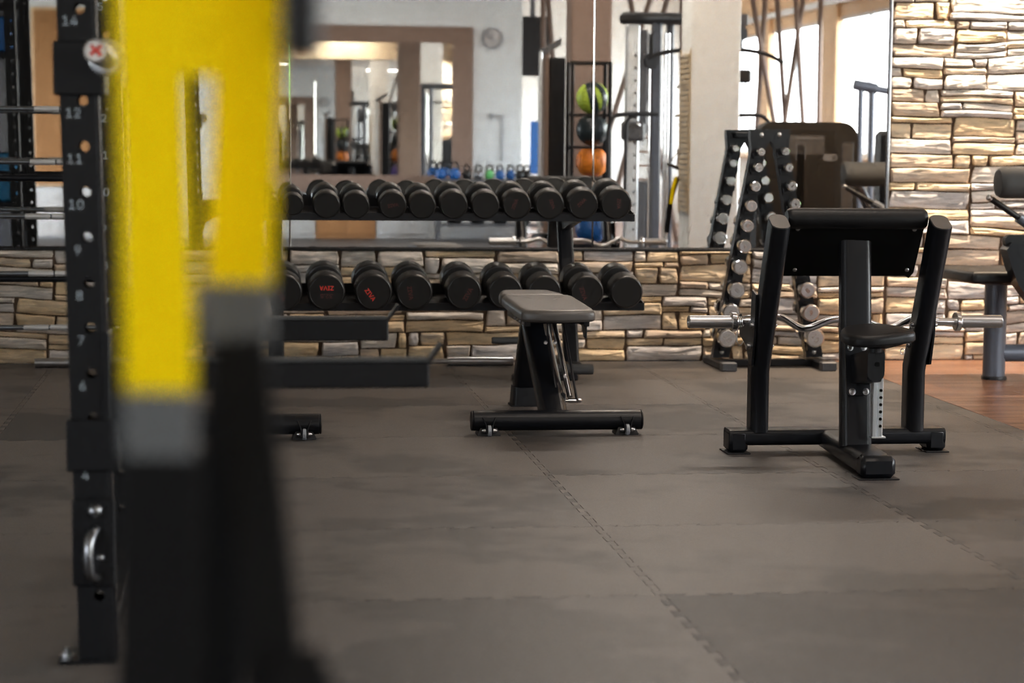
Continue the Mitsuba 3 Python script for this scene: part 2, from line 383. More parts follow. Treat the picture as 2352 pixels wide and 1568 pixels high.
part(wf, 'backing', box(-6.2, 3.445, YW, YW + 0.25, 0, ZC), 'grout', False)
stone_wall(wf, -2.2, 3.44, 0.0, 0.585, 11)
part(wf, 'plaster_left', box(-6.2, -2.95, YW - 0.03, YW, 0, ZC), 'cream_paint', False)
part(wf, 'stone_band', box(-2.95, 3.445, YW - 0.03, YW, 2.78, ZC), 'stone_far', False)
part(wf, 'stone_band_low', box(-2.95, -2.2, YW - 0.03, YW, 0, 0.585), 'stone_far', False)
wr = thing('wall_front_001', 'tall stacked stone cladding right of the mirrors, lit from above', kind='structure')
part(wr, 'backing', box(3.445, 7.2, YW, YW + 0.25, 0, ZC), 'grout', False)
stone_wall(wr, 3.45, 5.2, 0.0, ZC, 23, zvis=2.1, xvis=4.35)
part(wr, 'stone_far_end', box(5.2, 7.2, YW - 0.03, YW, 0, ZC), 'stone_far', False)
tm = thing('trim_1', 'thin dark metal rail under the wall mirrors', kind='structure')
part(tm, 'rail', bx(-2.95, 3.445, YW - 0.022, YW - 0.001, 0.583, 0.597, 0.002), 'black_plastic', 30)
tm = thing('trim_2', 'slim metal edge between the mirror and the tall stone wall', kind='structure')
part(tm, 'rail', bx(3.440, 3.449, YW - 0.030, YW - 0.001, 0.59, 2.78, 0.0015), 'steel', 30)

# mirrors: bevelled glass sheets in a row
edges = [-2.895, -1.312, 0.270, 1.853, 3.438]
for i, lab in enumerate(['wall mirror sheet leftmost in the row, behind the power rack', 'wall mirror sheet behind the power rack and the barbells', 'wall mirror sheet behind the black dumbbell rack', 'wall mirror sheet behind the chrome dumbbell tower, next to the tall stone wall']):
    a, b = edges[i] + 0.001, edges[i + 1] - 0.001; z0, z1, f, g = 0.598, 2.775, YW - 0.006, YW - 0.0042
    t = thing('wall_mirror', lab, 'mirror')
    e = 0.004
    m = rings([[(a, YW - 0.001, z0), (b, YW - 0.001, z0), (b, YW - 0.001, z1), (a, YW - 0.001, z1)], [(a, g, z0), (b, g, z0), (b, g, z1), (a, g, z1)], [(a + e, f, z0 + e), (b - e, f, z0 + e), (b - e, f, z1 - e), (a + e, f, z1 - e)]])
    part(t, 'sheet', m, 'mirror', False)

# back of the room
YB = -3.25
wb = thing('wall_back', 'pale painted wall opposite the mirrors, seen in the mirrors', kind='structure')
part(wb, 'plaster', box(-6.2, 3.37, -9.2, YB, 0, ZC), 'white_paint', False)
wb2 = thing('wall_back_001', 'far pale wall behind the pole screen, seen in the mirrors', kind='structure')
part(wb2, 'plaster', box(3.37, 7.2, -9.4, -9.0, 0, ZC), 'cream_paint', False)
ce = thing('ceiling', 'pale ceiling', kind='structure')
part(ce, 'slab', box(-6.2, 7.3, -9.4, 11.5, ZC, ZC + 0.2), 'ceiling_paint', False)

# right wall: sill, header and wooden columns with window panes between
def window_wall(name, label, x, inner, y0, y1, cols, z0, z1, wood):
    t = thing(name, label, kind='structure'); xa, xb = (x, x + 0.06) if inner < 0 else (x - 0.06, x)
    part(t, 'sill_wall', box(xa, xb, y0, y1, 0, z0), 'cream_paint', False)
    part(t, 'header', box(xa, xb, y0, y1, z1, ZC), wood, False)
    ys = sorted(cols)
    for (a, b) in ys: part(t, 'column', bx(*sorted((x + inner * 0.05, x - inner * 0.05)), a, b, z0, z1 + 0.3, 0.01), wood, 30)
    return t
RC = [(-9.0, -8.6), (-6.2, -5.6), (-3.15, -2.35), (0.0, 0.4), (2.9, 3.2), (5.9, 6.2), (8.6, 11.3)]  # bays nearer the mirror wall are out of view, placed for daylight
window_wall('wall_right', 'window wall with wooden columns and header, seen in the mirror', 7.0, -1, -9.2, 11.4, RC, 1.0, 2.64, 'frame_wood')
n = 1
for (a, b), (c, d) in zip(RC[:-1], RC[1:]):
    w = thing(f'window_{n}', 'large window between wooden columns of the right wall', kind='structure'); n += 1
    y0, y1, m = b, c, (b + c) / 2
    part(w, 'frame', J(bx(7.005, 7.045, y0, y1, 1.0, 1.06), bx(7.005, 7.045, y0, y1, 2.60, 2.64), bx(7.005, 7.045, m - 0.025, m + 0.025, 1.06, 2.60)), 'door_white', 30)
    if y0 < 1.0:
        for p0, p1 in ((y0, m - 0.035), (m + 0.035, y1)): part(w, 'pane', mesh([(7.03, p0, 1.06), (7.03, p1, 1.06), (7.03, p1, 2.58), (7.03, p0, 2.58)], [(0, 1, 2), (0, 2, 3)]), 'glass', False)
    part(w, 'sill', bx(6.88, 7.005, y0, y1, 0.97, 1.0), 'frame_wood', 30)
tm = thing('trim_3', 'grey curtain rail along the header of the window wall', kind='structure')
part(tm, 'rail', bx(6.90, 6.95, -8.9, 8.5, 2.79, 2.86), 'alu', 30)
LC = [(-3.25, -2.6), (0.2, 0.6), (1.7, 11.3)]  # left windows are out of view, placed for cool light from that side
window_wall('wall_left', 'pale left wall with unseen windows near the back', -5.6, 1, -3.4, 11.4, LC, 0.9, 2.7, 'cream_paint')
for (a, b), (c, d) in zip(LC[:-1], LC[1:]):
    w = thing(f'window_{n}', 'unseen window in the left wall, placed for cool side light', kind='structure'); n += 1
    part(w, 'frame', J(bx(-5.645, -5.605, b, c, 0.9, 0.96), bx(-5.645, -5.605, b, c, 2.64, 2.7), bx(-5.645, -5.605, (b + c) / 2 - 0.03, (b + c) / 2 + 0.03, 0.96, 2.64)), 'door_white', 30)

# outside, seen through the windows in the mirror
g = thing('ground', 'unseen pale ground outside the windows', kind='structure')
part(g, 'paved_yard', box(7.4, 70, -60, 40, -0.4, -0.3), 'paving', False)  # out of view; kept grey so its bounced light stays neutral
TR = random.Random(5)
for i, (x, y, h) in enumerate([(24, -20, 6.0), (27, -30, 7.0), (31, -40, 7.5), (20, -13, 5.0), (23, -8, 5.5)]):
    t = thing('tree', f'green tree outside the right windows, {["second", "third", "last", "first", "fourth"][i]} of the row', 'tree', 'trees outside')
    part(t, 'trunk', tube([(x, y, -0.3), (x + 0.1, y, h * 0.5), (x, y + 0.1, h * 0.8)], [0.2, 0.15, 0.06], 8), 'bark')
    blobs = []
    for k in range(14):
        a, r = TR.uniform(0, 6.28), TR.uniform(0.3, 1.7)
        b = ball((x + r * math.cos(a), y + r * math.sin(a), h * TR.uniform(0.45, 1.0)), TR.uniform(0.7, 1.3), 2)
        b.vertices += (meshkit.noise(b.vertices * 2.5, 4)[:, None] - 0.5) * 0.6 * b.vertex_normals; blobs.append(b)
    part(t, 'crown', J(*blobs), 'leaf', False)

# ceiling lights out of view, placed to light the floor and tops from above
def unseen_panel_light(x, y, sx, sy, label, power, color=WARM):
    t = thing('ceiling_light', label, 'ceiling light', 'unseen ceiling lights')
    part(t, 'housing', bx(x - sx / 2 - 0.02, x + sx / 2 + 0.02, y - sy / 2 - 0.02, y + sy / 2 + 0.02, ZC - 0.06, ZC - 0.001, 0.004), 'lamp_body')
    emit(t, 'diffuser', mesh([(x - sx / 2, y - sy / 2, ZC - 0.062), (x - sx / 2, y + sy / 2, ZC - 0.062), (x + sx / 2, y + sy / 2, ZC - 0.062), (x + sx / 2, y - sy / 2, ZC - 0.062)], [(0, 1, 2), (0, 2, 3)]), color, power)
for x, y, k, lab in [(2.5, 7.4, 0.65, 'unseen flat ceiling light above the preacher bench'), (1.9, 5.8, 0.65, 'unseen flat ceiling light between the power rack and the ball rack'), (4.8, 6.4, 0.6, 'unseen flat ceiling light beyond the cable machine'), (2.6, 1.4, 0.5, 'unseen flat ceiling light beside the suspension trainer'), (1.4, -1.4, 0.5, 'unseen flat ceiling light in front of the framed mirror'), (4.8, -4.5, 1.0, 'unseen flat ceiling light behind the slanted poles')]:
    unseen_panel_light(x, y, 1.2, 0.3, lab, PANEL_POWER * k)
t = thing('linear_lamp', 'long warm strip lamp in front of the stone band above the mirrors, seen doubly reflected', 'lamp')
part(t, 'hanger', J(cy((1.7, YW - 0.45, 3.255), (1.7, YW - 0.45, ZC), 0.008), cy((2.84, YW - 0.45, 3.255), (2.84, YW - 0.45, ZC), 0.008)), 'lamp_body')
part(t, 'housing', bx(1.52, 3.02, YW - 0.50, YW - 0.40, 3.225, 3.262), 'lamp_body')
emit(t, 'diffuser', bx(1.54, 3.00, YW - 0.485, YW - 0.415, 3.195, 3.224, 0.002), WARM, STRIP_POWER)
for i, (x, lab) in enumerate([(4.12, 'small wall washer lamp above the tall stone wall, near the roller pad'), (5.0, 'unseen small wall washer lamp at the far right of the tall stone wall')]):  # the second lamp is out of view and lights the far right stones
    t = thing('spot_lamp', lab, 'lamp')
    part(t, 'can', lathe([(0.06, 0), (0.06, 0.14), (0.05, 0.15)], (x, YW - 0.42, 2.86), (0, -0.25, 1), 20), 'lamp_body')
    part(t, 'stem', cy((x, YW - 0.46, 3.0), (x, YW - 0.46, ZC), 0.012), 'lamp_body')
    part(t, 'lens', lathe([(0.050, 0), (0.0, 0.004)], (x, YW - 0.419, 2.861), (0, 0.25, -1), 20), 'sticker_white')
    scene[t + '_light'] = {'type': 'spot', 'to_world': T().look_at(origin=[x, YW - 0.41, 2.845], target=[x, YW, 1.75], up=[1, 0, 0]), 'intensity': rgb([c * WASH_POWER for c in WARM2]), 'cutoff_angle': 62.0, 'beam_width': 25.0}

# ================================================================ THINGS ON THE FLOOR
FLAT = rr(0.110, 0.060, 0.024)            # flat oval tube, wide across
# ---- preacher curl bench
t = thing('preacher_bench', 'black preacher curl bench with a bar laid across its holders, right of centre', 'exercise bench')
YC, XC = 7.86, 2.232
sec = rr(0.110, 0.060, 0.020)
part(t, 'cross_tube', J(sweep([(XC - 0.415, YC, 0.060), (XC + 0.415, YC, 0.060)], sec), bx(XC - 0.418, XC - 0.345, YC - 0.056, YC + 0.056, 0.003, 0.088, 0.014), bx(XC + 0.345, XC + 0.418, YC - 0.056, YC + 0.056, 0.003, 0.088, 0.014)), 'black_metal', 40)
part(t, 'base_tube', J(sweep([(XC - 0.003, YC, 0.050), (2.194, 7.19, 0.045)], rr(0.124, 0.074, 0.026)), bx(2.132, 2.256, 7.16, 7.24, 0.004, 0.081, 0.016)), 'black_metal', 40)
for x0, x1, y0, y1 in ((XC - 0.428, XC - 0.337, YC - 0.066, YC + 0.066), (XC + 0.337, XC + 0.428, YC - 0.066, YC + 0.066), (2.122, 2.266, 7.150, 7.25)):
    part(t, 'foot_plate', bx(x0, x1, y0, y1, 0, 0.005, 0.002), 'black_plastic')
for s in (-1, 1):
    x = XC + s * 0.300
    part(t, 'side_post', sweep([(x, YC - 0.005, 0.080), (x, YC - 0.005, 0.315), (x, 7.585, 0.872)], rr(0.070, 0.110, 0.030), up=(0, -1, 0.001)), 'black_metal', 40)
    d = np.array([0, 7.585 - YC + 0.005, 0.872 - 0.315]); d /= np.linalg.norm(d)
    c = np.array([x, 7.585, 0.872])
    part(t, 'post_cap', sweep([c, c + d * 0.004], rr(0.066, 0.106, 0.029), up=(0, -1, 0.001)), 'vinyl_lit', 40, label='end cap of a side post, overhead light put into its brownish grey')  # light from above on the black post end is put into the colour
    yy = 7.80
    pl = Polygon([(-0.065, 0.60), (0.00, 0.615), (0.012, 0.50), (0.10, 0.480), (0.13, 0.464), (0.165, 0.464), (0.185, 0.51), (0.197, 0.50), (0.18, 0.43), (0.07, 0.40), (0.025, 0.33), (-0.015, 0.335), (-0.05, 0.45)])
    M = basis((x + s * 0.0365 - (0.008 if s < 0 else 0), yy, 0.0), (0, 1, 0), (0, 0, 1))
    part(t, 'bar_holder', xf(ext(pl, 0.008), M), 'black_metal', 25)
    for z, y in ((0.486, 7.765), (0.405, 7.81)):
        part(t, 'bolt', bolt((x + s * 0.043, y, z), (s, 0, 0), 0.009, 0.014), 'steel')
        part(t, 'nut', dome((x - s * 0.034, y, z), (-s, 0, 0), 0.009, 0.012), 'dark_steel')
part(t, 'centre_post', sweep([(2.200, 7.475, 0.070), (2.228, 7.635, 0.800)], rr(0.114, 0.070, 0.026), up=(0, -1, 0.001)), 'black_metal', 40)
# arm pad: steel plate facing the seat, upholstery behind it, roll on top
px0, px1 = 1.978, 2.500
A0, A1 = np.array([0, 7.67, 0.860]), np.array([0, 7.80, 0.662])
M = basis((px0, A0[1], A0[2]), (1, 0, 0), A1 - A0); Lp = np.linalg.norm(A1 - A0)
part(t, 'pad_plate', xf(ext(Polygon([(0.0, 0), (px1 - px0, 0), (px1 - px0, Lp - 0.02), (px1 - px0 - 0.014, Lp + 0.006), (px1 - px0 - 0.03, Lp - 0.004), (0.03, Lp - 0.004), (0, Lp - 0.02)]), 0.005), M), 'hole_black', 25)
out = [(a + 0.264, b) for a, b in rr(0.510, 0.225, 0.03, 5)]
n_ = M[:3, 2]
M2 = basis((px0, A0[1] + n_[1] * 0.006, A0[2] + n_[2] * 0.006), (1, 0, 0), A1 - A0); M2[:3, 3] += M2[:3, 1] * 0.118
part(t, 'arm_pad', xf(pad(out, 0.045, 0.018), M2) if M2[1, 2] > 0 else xf(pad(out, 0.045, 0.018), M2), 'vinyl_dark', 40)
roll = [(px0, 7.66, 0.883), (px0 + 0.008, 7.66, 0.883), (px0 + 0.02, 7.66, 0.883), (px1 - 0.02, 7.66, 0.883), (px1 - 0.008, 7.66, 0.883), (px1, 7.66, 0.883)]
part(t, 'pad_roll', tube(roll, [0.030, 0.036, 0.0385, 0.0385, 0.036, 0.030], 24), 'vinyl_dark', 50)
for x, k in ((2.026, 0.08), (2.465, 0.08), (2.044, 0.86), (2.472, 0.86)):
    p = A0 + (A1 - A0) * k; part(t, 'bolt', dome((x, p[1] - n_[1] * 0.0005 * (1 if n_[1] > 0 else -1), p[2]), -n_ if n_[1] > 0 else n_, 0.0085, 0.006), 'steel')
# seat on its sliding carriage
sp = part(t, 'carriage_plate', xf(ext(rr(0.086, 0.190, 0.012), 0.010), basis((2.203, 7.488, 0.350), (1, 0, 0), (0, 0.22, 1))), 'black_metal', 25)
for x, z in ((2.178, 0.428), (2.228, 0.428), (2.180, 0.272), (2.230, 0.272)):
    part(t, 'plate_bolt', bolt((x, 7.478 + (z - 0.350) * 0.22, z), (0, -1, 0.22), 0.0095, 0.007), 'steel')
part(t, 'carriage', hull([(x, y, z) for x, y, z in [(2.178, 7.475, 0.300), (2.178, 7.485, 0.402), (2.262, 7.475, 0.300), (2.262, 7.485, 0.402), (2.185, 7.30, 0.335), (2.185, 7.30, 0.438), (2.243, 7.30, 0.345), (2.243, 7.30, 0.435), (2.19, 7.30, 0.325), (2.235, 7.30, 0.325)]]), 'black_metal', 35)
part(t, 'carriage_face', xf(ext(rr(0.061, 0.122, 0.030, 8), 0.014), basis((2.213, 7.300, 0.388), (1, 0, 0), (0, 0, 1))), 'black_plastic', 30)
part(t, 'pin_hole', lathe([(0.0085, 0), (0.0085, 0.003), (0.007, 0.003)], (2.216, 7.2865, 0.388), (0, -1, 0), 18), 'hole_black', 30)
part(t, 'adjust_rail', J(bx(2.232, 2.248, 7.375, 7.40, 0.120, 0.33, 0.002), bx(2.250, 2.270, 7.378, 7.40, 0.120, 0.33, 0.003), bx(2.228, 2.280, 7.37, 7.405, 0.115, 0.121, 0.001)), 'alu', 30)
for k in range(6):
    part(t, 'rail_hole', lathe([(0.0055, 0), (0.0055, 0.002), (0.004, 0.002)], (2.2605, 7.3785, 0.158 + 0.0255 * k), (0, -1, 0), 12), 'hole_black', 30)
so = smooth_outline([(2.085, 7.17), (2.155, 7.13), (2.265, 7.155), (2.325, 7.20), (2.322, 7.30), (2.26, 7.42), (2.15, 7.42), (2.085, 7.30)], 48)
c_ = so.mean(0)
part(t, 'seat', tr(rot(rot(pad(so - c_, 0.042, 0.019, 5), 3, (1, 0, 0)), -3, (0, 1, 0)), c_[0], c_[1], 0.470), 'vinyl_dark', 45)
part(t, 'seat_bracket', J(hull([(2.14, 7.20, 0.462), (2.29, 7.20, 0.468), (2.14, 7.36, 0.462), (2.29, 7.36, 0.468), (2.18, 7.24, 0.447), (2.235, 7.24, 0.447), (2.18, 7.32, 0.447), (2.235, 7.32, 0.447)]), lathe([(0.024, 0), (0.024, 0.02)], (2.205, 7.28, 0.432), (0, 0, 1), 20)), 'black_metal', 30)
part(t, 'pull_ring', tube([(2.292 + 0.0075 * math.cos(a), 7.24, 0.437 + 0.010 * math.sin(a)) for a in np.linspace(0, 2 * PI, 20)], 0.0016, 8), 'chrome')
# ---- cranked curl bar and its spring clips
t = thing('curl_bar', 'chrome cranked curl bar lying across the holders of the preacher bench', 'barbell')
YE, ZE, XE = 7.955, 0.482, 2.295
path = fillet([(XE + a, YE, ZE + b) for a, b in ((-0.45, 0), (-0.335, 0), (-0.265, 0.026), (-0.165, -0.034), (-0.055, 0.010), (0.055, 0.010), (0.165, -0.034), (0.285, 0.028), (0.345, 0), (0.43, 0))], 0.035, 6)
part(t, 'shaft', tube(path, 0.0140, 16), 'chrome', 50)
for s, x0, x1 in ((-1, XE - 0.440, XE - 0.613), (1, XE + 0.438, XE + 0.612)):
    part(t, 'collar', lathe([(0.034, 0), (0.037, 0.003), (0.037, 0.018), (0.034, 0.021)], (x0 - s * 0.012, YE, ZE), (s, 0, 0), 28), 'chrome', 30)
    part(t, 'sleeve', lathe([(0.0245, 0), (0.0245, abs(x1 - x0) - 0.004), (0.0215, abs(x1 - x0)), (0.018, abs(x1 - x0)), (0.017, abs(x1 - x0) - 0.003)], (x0, YE, ZE), (s, 0, 0), 28), 'steel', 30)
for i, (x, lab) in enumerate(((XE - 0.415, 'chrome spring clip hanging on the left end of the curl bar'), (XE + 0.255, 'chrome spring clip on the curl bar behind the right side post'))):
    q = thing('spring_clip', lab, 'clip')
    coil = [(x - 0.010 + 0.020 * k / 60, YE + 0.0185 * math.cos(k * 0.314), ZE + 0.0185 * math.sin(k * 0.314)) for k in range(61)]
    part(q, 'coil', tube(coil, 0.0022, 7), 'chrome', 60)
    if i == 0:
        part(q, 'handle', tube(fillet([(x - 0.012, YE - 0.02, ZE - 0.016), (x - 0.016, YE - 0.03, ZE - 0.075), (x - 0.004, YE - 0.032, ZE - 0.090), (x + 0.012, YE - 0.03, ZE - 0.068), (x + 0.012, YE - 0.02, ZE - 0.012)], 0.012, 5), 0.0021, 7), 'chrome', 60)
    part(q, 'handle', tube(fillet([(x + 0.010, YE, ZE + 0.018), (x + 0.03, YE - 0.005, ZE + 0.024), (x + 0.055, YE - 0.005, ZE + 0.022)], 0.01, 4), 0.0030, 7), 'chrome', 60)

# ---- adjustable benches (the second stands behind the straps)
def bench(X, dy, label):
    t = thing('adjustable_bench', label, 'exercise bench')
    Y = 8.40 + dy
    part(t, 'foot_tube', lathe([(0.036, 0), (0.040, 0.004), (0.040, 0.670), (0.036, 0.674)], (X - 0.337, Y, 0.056), (1, 0, 0), 32), 'black_metal', 40)
    for s in (-1, 1):
        part(t, 'end_cap', lathe([(0.0395, 0), (0.0395, 0.003), (0.035, 0.006)], (X + s * 0.337, Y, 0.056), (s, 0, 0), 28), 'black_plastic', 30)
        xw = X + s * 0.275
        part(t, 'foot_pad', hull([(xw + a, Y + b, z) for z, k in ((0.0, 0.045), (0.006, 0.045), (0.03, 0.033)) for a, b in ((-k, -k), (k, -k), (k, k), (-k, k))]), 'black_plastic', 30)
        w = part(t, 'wheel', lathe([(0.019, 0), (0.022, 0.002), (0.022, 0.013), (0.019, 0.015)], (xw - 0.0075, Y - 0.052, 0.0225), (1, 0, 0), 24), 'mid_grey', 40, label='small grey transport wheel')
        part(t, 'wheel_fork', J(*[sweep(fillet([(xw + e * 0.022, Y - 0.03, 0.068), (xw + e * 0.012, Y - 0.05, 0.045), (xw + e * 0.012, Y - 0.055, 0.012)], 0.008, 3), rr(0.003, 0.026, 0.001, 1), up=(0, 1, 0.2)) for e in (-1, 1)]), 'black_metal', 30)
        for e in (-1, 1): part(t, 'axle_nut', dome((xw + e * 0.015, Y - 0.052, 0.0225), (e, 0, 0), 0.0075, 0.016), 'chrome', 40)
    part(t, 'spine', sweep([(X - 0.008, Y + 0.02, 0.06), (X - 0.012, Y + 0.66, 0.43)], rr(0.115, 0.070, 0.030), up=(0, -0.5, 0.8)), 'black_metal', 45)
    part(t, 'rear_leg', sweep([(X + 0.000, Y + 0.955, 0.07), (X - 0.002, Y + 0.66, 0.430)], rr(0.112, 0.075, 0.024), up=(0, -0.8, -0.5)), 'black_metal', 45)
    part(t, 'rear_foot', J(hull([(X + a, Y + 0.955 + b, z) for z, k in ((0.003, 0.063), (0.085, 0.058)) for a, b in rr(2 * k, 2 * k, 0.02, 3)]), hull([(X + a, Y + 0.955 + b, z) for z in (0, 0.005) for a, b in rr(0.14, 0.14, 0.02, 3)])), 'black_plastic', 40)
    # back rest pad and seat pad, overhead light put into their grey
    o1 = smooth_outline([(-0.125, 8.375), (0.0, 8.352), (0.125, 8.375), (0.146, 8.43), (0.150, 8.60), (0.150, 8.85), (0.146, 9.00), (0.10, 9.03), (-0.10, 9.03), (-0.146, 9.00), (-0.150, 8.85), (-0.150, 8.60), (-0.146, 8.43)], 65)
    o1 = np.c_[o1[:, 0] * 1.03, o1[:, 1] - 8.40]
    part(t, 'back_pad', tr(rot(pad(o1, 0.050, 0.022, 5), 1.3, (1, 0, 0)), X, Y, 0.446), 'vinyl_lit', 50)
    o2 = smooth_outline([(-0.125, 9.12), (0.0, 9.11), (0.125, 9.12), (0.142, 9.17), (0.125, 9.30), (0.10, 9.40), (0.0, 9.42), (-0.10, 9.40), (-0.125, 9.30), (-0.142, 9.17)], 50)
    o2 = np.c_[o2[:, 0], o2[:, 1] - 8.40]
    part(t, 'seat_pad', tr(pad(o2, 0.050, 0.022, 5), X, Y, 0.455), 'vinyl_lit', 50)
    part(t, 'pad_rail', J(bx(X - 0.13, X - 0.105, Y + 0.02, Y + 0.58, 0.425, 0.453), bx(X + 0.105, X + 0.13, Y + 0.02, Y + 0.58, 0.425, 0.453), bx(X - 0.13, X + 0.13, Y + 0.10, Y + 0.13, 0.43, 0.452), bx(X - 0.06, X + 0.06, Y + 0.55, Y + 0.95, 0.42, 0.455)), 'black_metal', 30)
    for x_, d_ in ((0.12, 0.075), (-0.035, 0.065)):
        part(t, 'side_bracket', xf(ext(Polygon([(0, 0), (0.12, 0), (0.12, -0.02), (0.04, -d_), (0, -d_)]), 0.006), basis((X + x_, Y + 0.06, 0.45), (0, 1, 0), (0, 0, 1))), 'black_metal', 25)
    for y in (0.02, 0.12, 0.28): part(t, 'pad_bolt', bolt((X - 0.131, Y + y + 0.02, 0.439), (-1, 0, 0), 0.006, 0.006), 'steel')
    # prop: two flat links and a chrome strut down to the pin
    pin = np.array([X + 0.052, Y + 0.15, 0.122])
    for s, x in ((-1, X - 0.012), (1, X + 0.070)):
        lk = sweep([(x + 0.030, Y + 0.12, 0.112), (x - 0.005 * s, Y + 0.30, 0.43)], rr(0.007, 0.022, 0.002, 2), up=(0, -0.9, 0.4)); part(t, 'link', lk, 'black_metal', 30)
    part(t, 'strut', tube([(X + 0.075, Y + 0.15, 0.13), (X + 0.030, Y + 0.36, 0.44)], 0.0115, 16), 'dark_steel', 50, label='polished steel strut under the back pad')
    part(t, 'pivot_pin', J(lathe([(0.0095, 0), (0.0095, 0.012), (0.007, 0.013), (0.007, 0.058), (0.010, 0.059), (0.010, 0.088), (0.007, 0.09), (0.007, 0.098), (0.0095, 0.099), (0.0085, 0.109), (0.004, 0.114)], (X + 0.005, Y + 0.12, 0.118), (1, 0, 0), 16)), 'chrome', 35)
    part(t, 'lug', J(bx(X + 0.030, X + 0.050, Y + 0.10, Y + 0.17, 0.085, 0.150, 0.004)), 'black_metal', 30)
    for p in ((X - 0.018, Y + 0.21, 0.345), (X + 0.020, Y + 0.21, 0.345), (X + 0.060, Y + 0.19, 0.21)): part(t, 'bolt', bolt(p, (0, -1, 0.3), 0.006, 0.006), 'steel')
bench(1.253, 0.0, 'black adjustable bench with flat pads coloured as lit, in front of the dumbbell rack')
bench(-0.022, -0.06, 'black adjustable bench mostly hidden behind the yellow straps, only its foot tube in view')

# ---- two-tier dumbbell rack with round rubber dumbbells
t = thing('dumbbell_rack', 'black two tier rack of rubber dumbbells under the mirrors', 'dumbbell rack')
for x in (0.185, 1.680):
    part(t, 'post', sweep([(x, 11.09, 0.78), (x + 0.006, 10.82, 0.03)], rr(0.080, 0.050, 0.016), up=(0, 1, 0.3)), 'black_metal', 40)
    part(t, 'foot', bx(x - 0.035, x + 0.045, 10.70, 11.14, 0, 0.045, 0.008), 'black_metal')
def tray(y0, z0, dz, d, xa, xb):
    # y0, z0: front lower edge; a shallow angle tray leaning forward
    return J(sweep([(xa, y0, z0 + 0.018), (xb, y0, z0 + 0.018)], [(a, b) for a, b in ((-0.003, -0.018), (0.003, -0.018), (0.003, 0.018), (-0.003, 0.018))]),
             hull([(x, y, z) for x in (xa, xb) for y, z in ((y0, z0), (y0, z0 + 0.006), (y0 + d, z0 + dz), (y0 + d, z0 + dz + 0.006))]),
             hull([(x, y, z) for x in (xa, xb) for y, z in ((y0 + d, z0 + dz), (y0 + d + 0.006, z0 + dz), (y0 + d, z0 + dz + 0.05), (y0 + d + 0.006, z0 + dz + 0.05))]),
             *[hull([(x + e, y, z) for e in (0, 0.005) for y, z in ((y0, z0 - 0.0), (y0 + d, z0 + dz), (y0 + d, z0 + dz + 0.05), (y0, z0 + 0.036))]) for x in (xa, xb - 0.005)])
part(t, 'tray', tray(10.60, 0.762, 0.055, 0.34, 0.03, 1.962), 'black_metal', 25)
part(t, 'tray', tray(10.22, 0.348, 0.055, 0.40, 0.03, 1.945), 'black_metal', 25)
for x in (0.185, 1.680):
    part(t, 'tray_arm', J(hull([(x + e, y, z) for e in (-0.02, 0.02) for y, z in ((10.64, 0.758), (11.04, 0.812), (11.06, 0.70))]), hull([(x + e, y, z) for e in (-0.02, 0.02) for y, z in ((10.26, 0.345), (10.95, 0.40), (10.92, 0.27))])), 'black_metal', 25)
UP_D = [(0.152, 0.050), (0.268, 0.054), (0.432, 0.068), (0.576, 0.067), (0.756, 0.069), (0.901, 0.068), (1.055, 0.071), (1.212, 0.071), (1.368, 0.073), (1.532, 0.074), (1.699, 0.077), (1.865, 0.080)]
LO_D = [(0.214, 0.089), (0.414, 0.089), (0.636, 0.089), (0.828, 0.088), (1.064, 0.086), (1.261, 0.084), (1.449, 0.083), (1.655, 0.082), (1.846, 0.081)]
ORD = ['first', 'second', 'third', 'fourth', 'fifth', 'sixth', 'seventh', 'eighth', 'ninth', 'tenth', 'eleventh', 'twelfth']
def rubber_dumbbell(x, r, yf, zf, lab, group, hl, gap, text=None, spin=0, col='print_dark_red'):
    """the front face centre is at (x, yf, zf); the axis leans so that the back end stands higher"""
    t = thing('rubber_dumbbell', lab, 'dumbbell', group)
    lean = 0.12 if hl > 0.11 else 0.14; ax = np.array([0, 0.99, lean]); ax /= np.linalg.norm(ax); o = np.array([x, yf, zf]); e = 0.022
    def head(h0, flip):
        pr = [(r * 0.60, 0.004), (r * 0.86, 0.004), (r * 0.885, 0.0), (r * 0.93, 0.0015), (r * 0.975, 0.008), (r, e), (r, hl - 0.016), (r * 0.95, hl - 0.004), (r * 0.85, hl)]
        if flip: pr = [(a, hl - b) for a, b in pr[::-1]]
        return lathe(pr, o + ax * h0, ax, 36)
    part(t, 'head', head(0, False), 'dumbbell_rubber', 40)
    part(t, 'head', head(hl + gap, True), 'dumbbell_rubber', 40)
    part(t, 'handle', cy(o + ax * (hl - 0.002), o + ax * (hl + gap + 0.002), 0.015, 16), 'steel')
    if text:
        for k, (w, hgt, dy, c) in enumerate(text):
            if not w: continue
            m = meshkit.text_mesh(w, hgt, 0.0008, bold=True); b = m.bounds; m.apply_translation((-(b[0][0] + b[1][0]) / 2, -(b[0][1] + b[1][1]) / 2 + dy, 0))
            m = rot(m, spin, (0, 0, 1)); part(t, 'lettering', xf(m, basis(o + ax * 0.0038, (1, 0, 0), (0, -lean, 0.99))), c, False)
for i, (x, r) in enumerate(UP_D):
    z = 0.845 - 0.062 + r * 0.86 if False else (0.838 if i < 2 else 0.836 + (r - 0.068) * 1.2)
    sp_ = {4: 10, 8: 70, 9: -70, 10: 45, 11: -90}.get(i)
    rubber_dumbbell(x, r, 10.575, z, f'black round rubber dumbbell, {ORD[i]} from the left on the upper tier of the rack', 'rubber dumbbells on the upper tier', 0.085 + 0.02 * (r - 0.05) / 0.03, 0.125,
                    [('ZIVA', 0.016, 0.0 if i in (4,) else 0.012, 'print_dark_red')] if sp_ is not None else None, sp_ or 0)
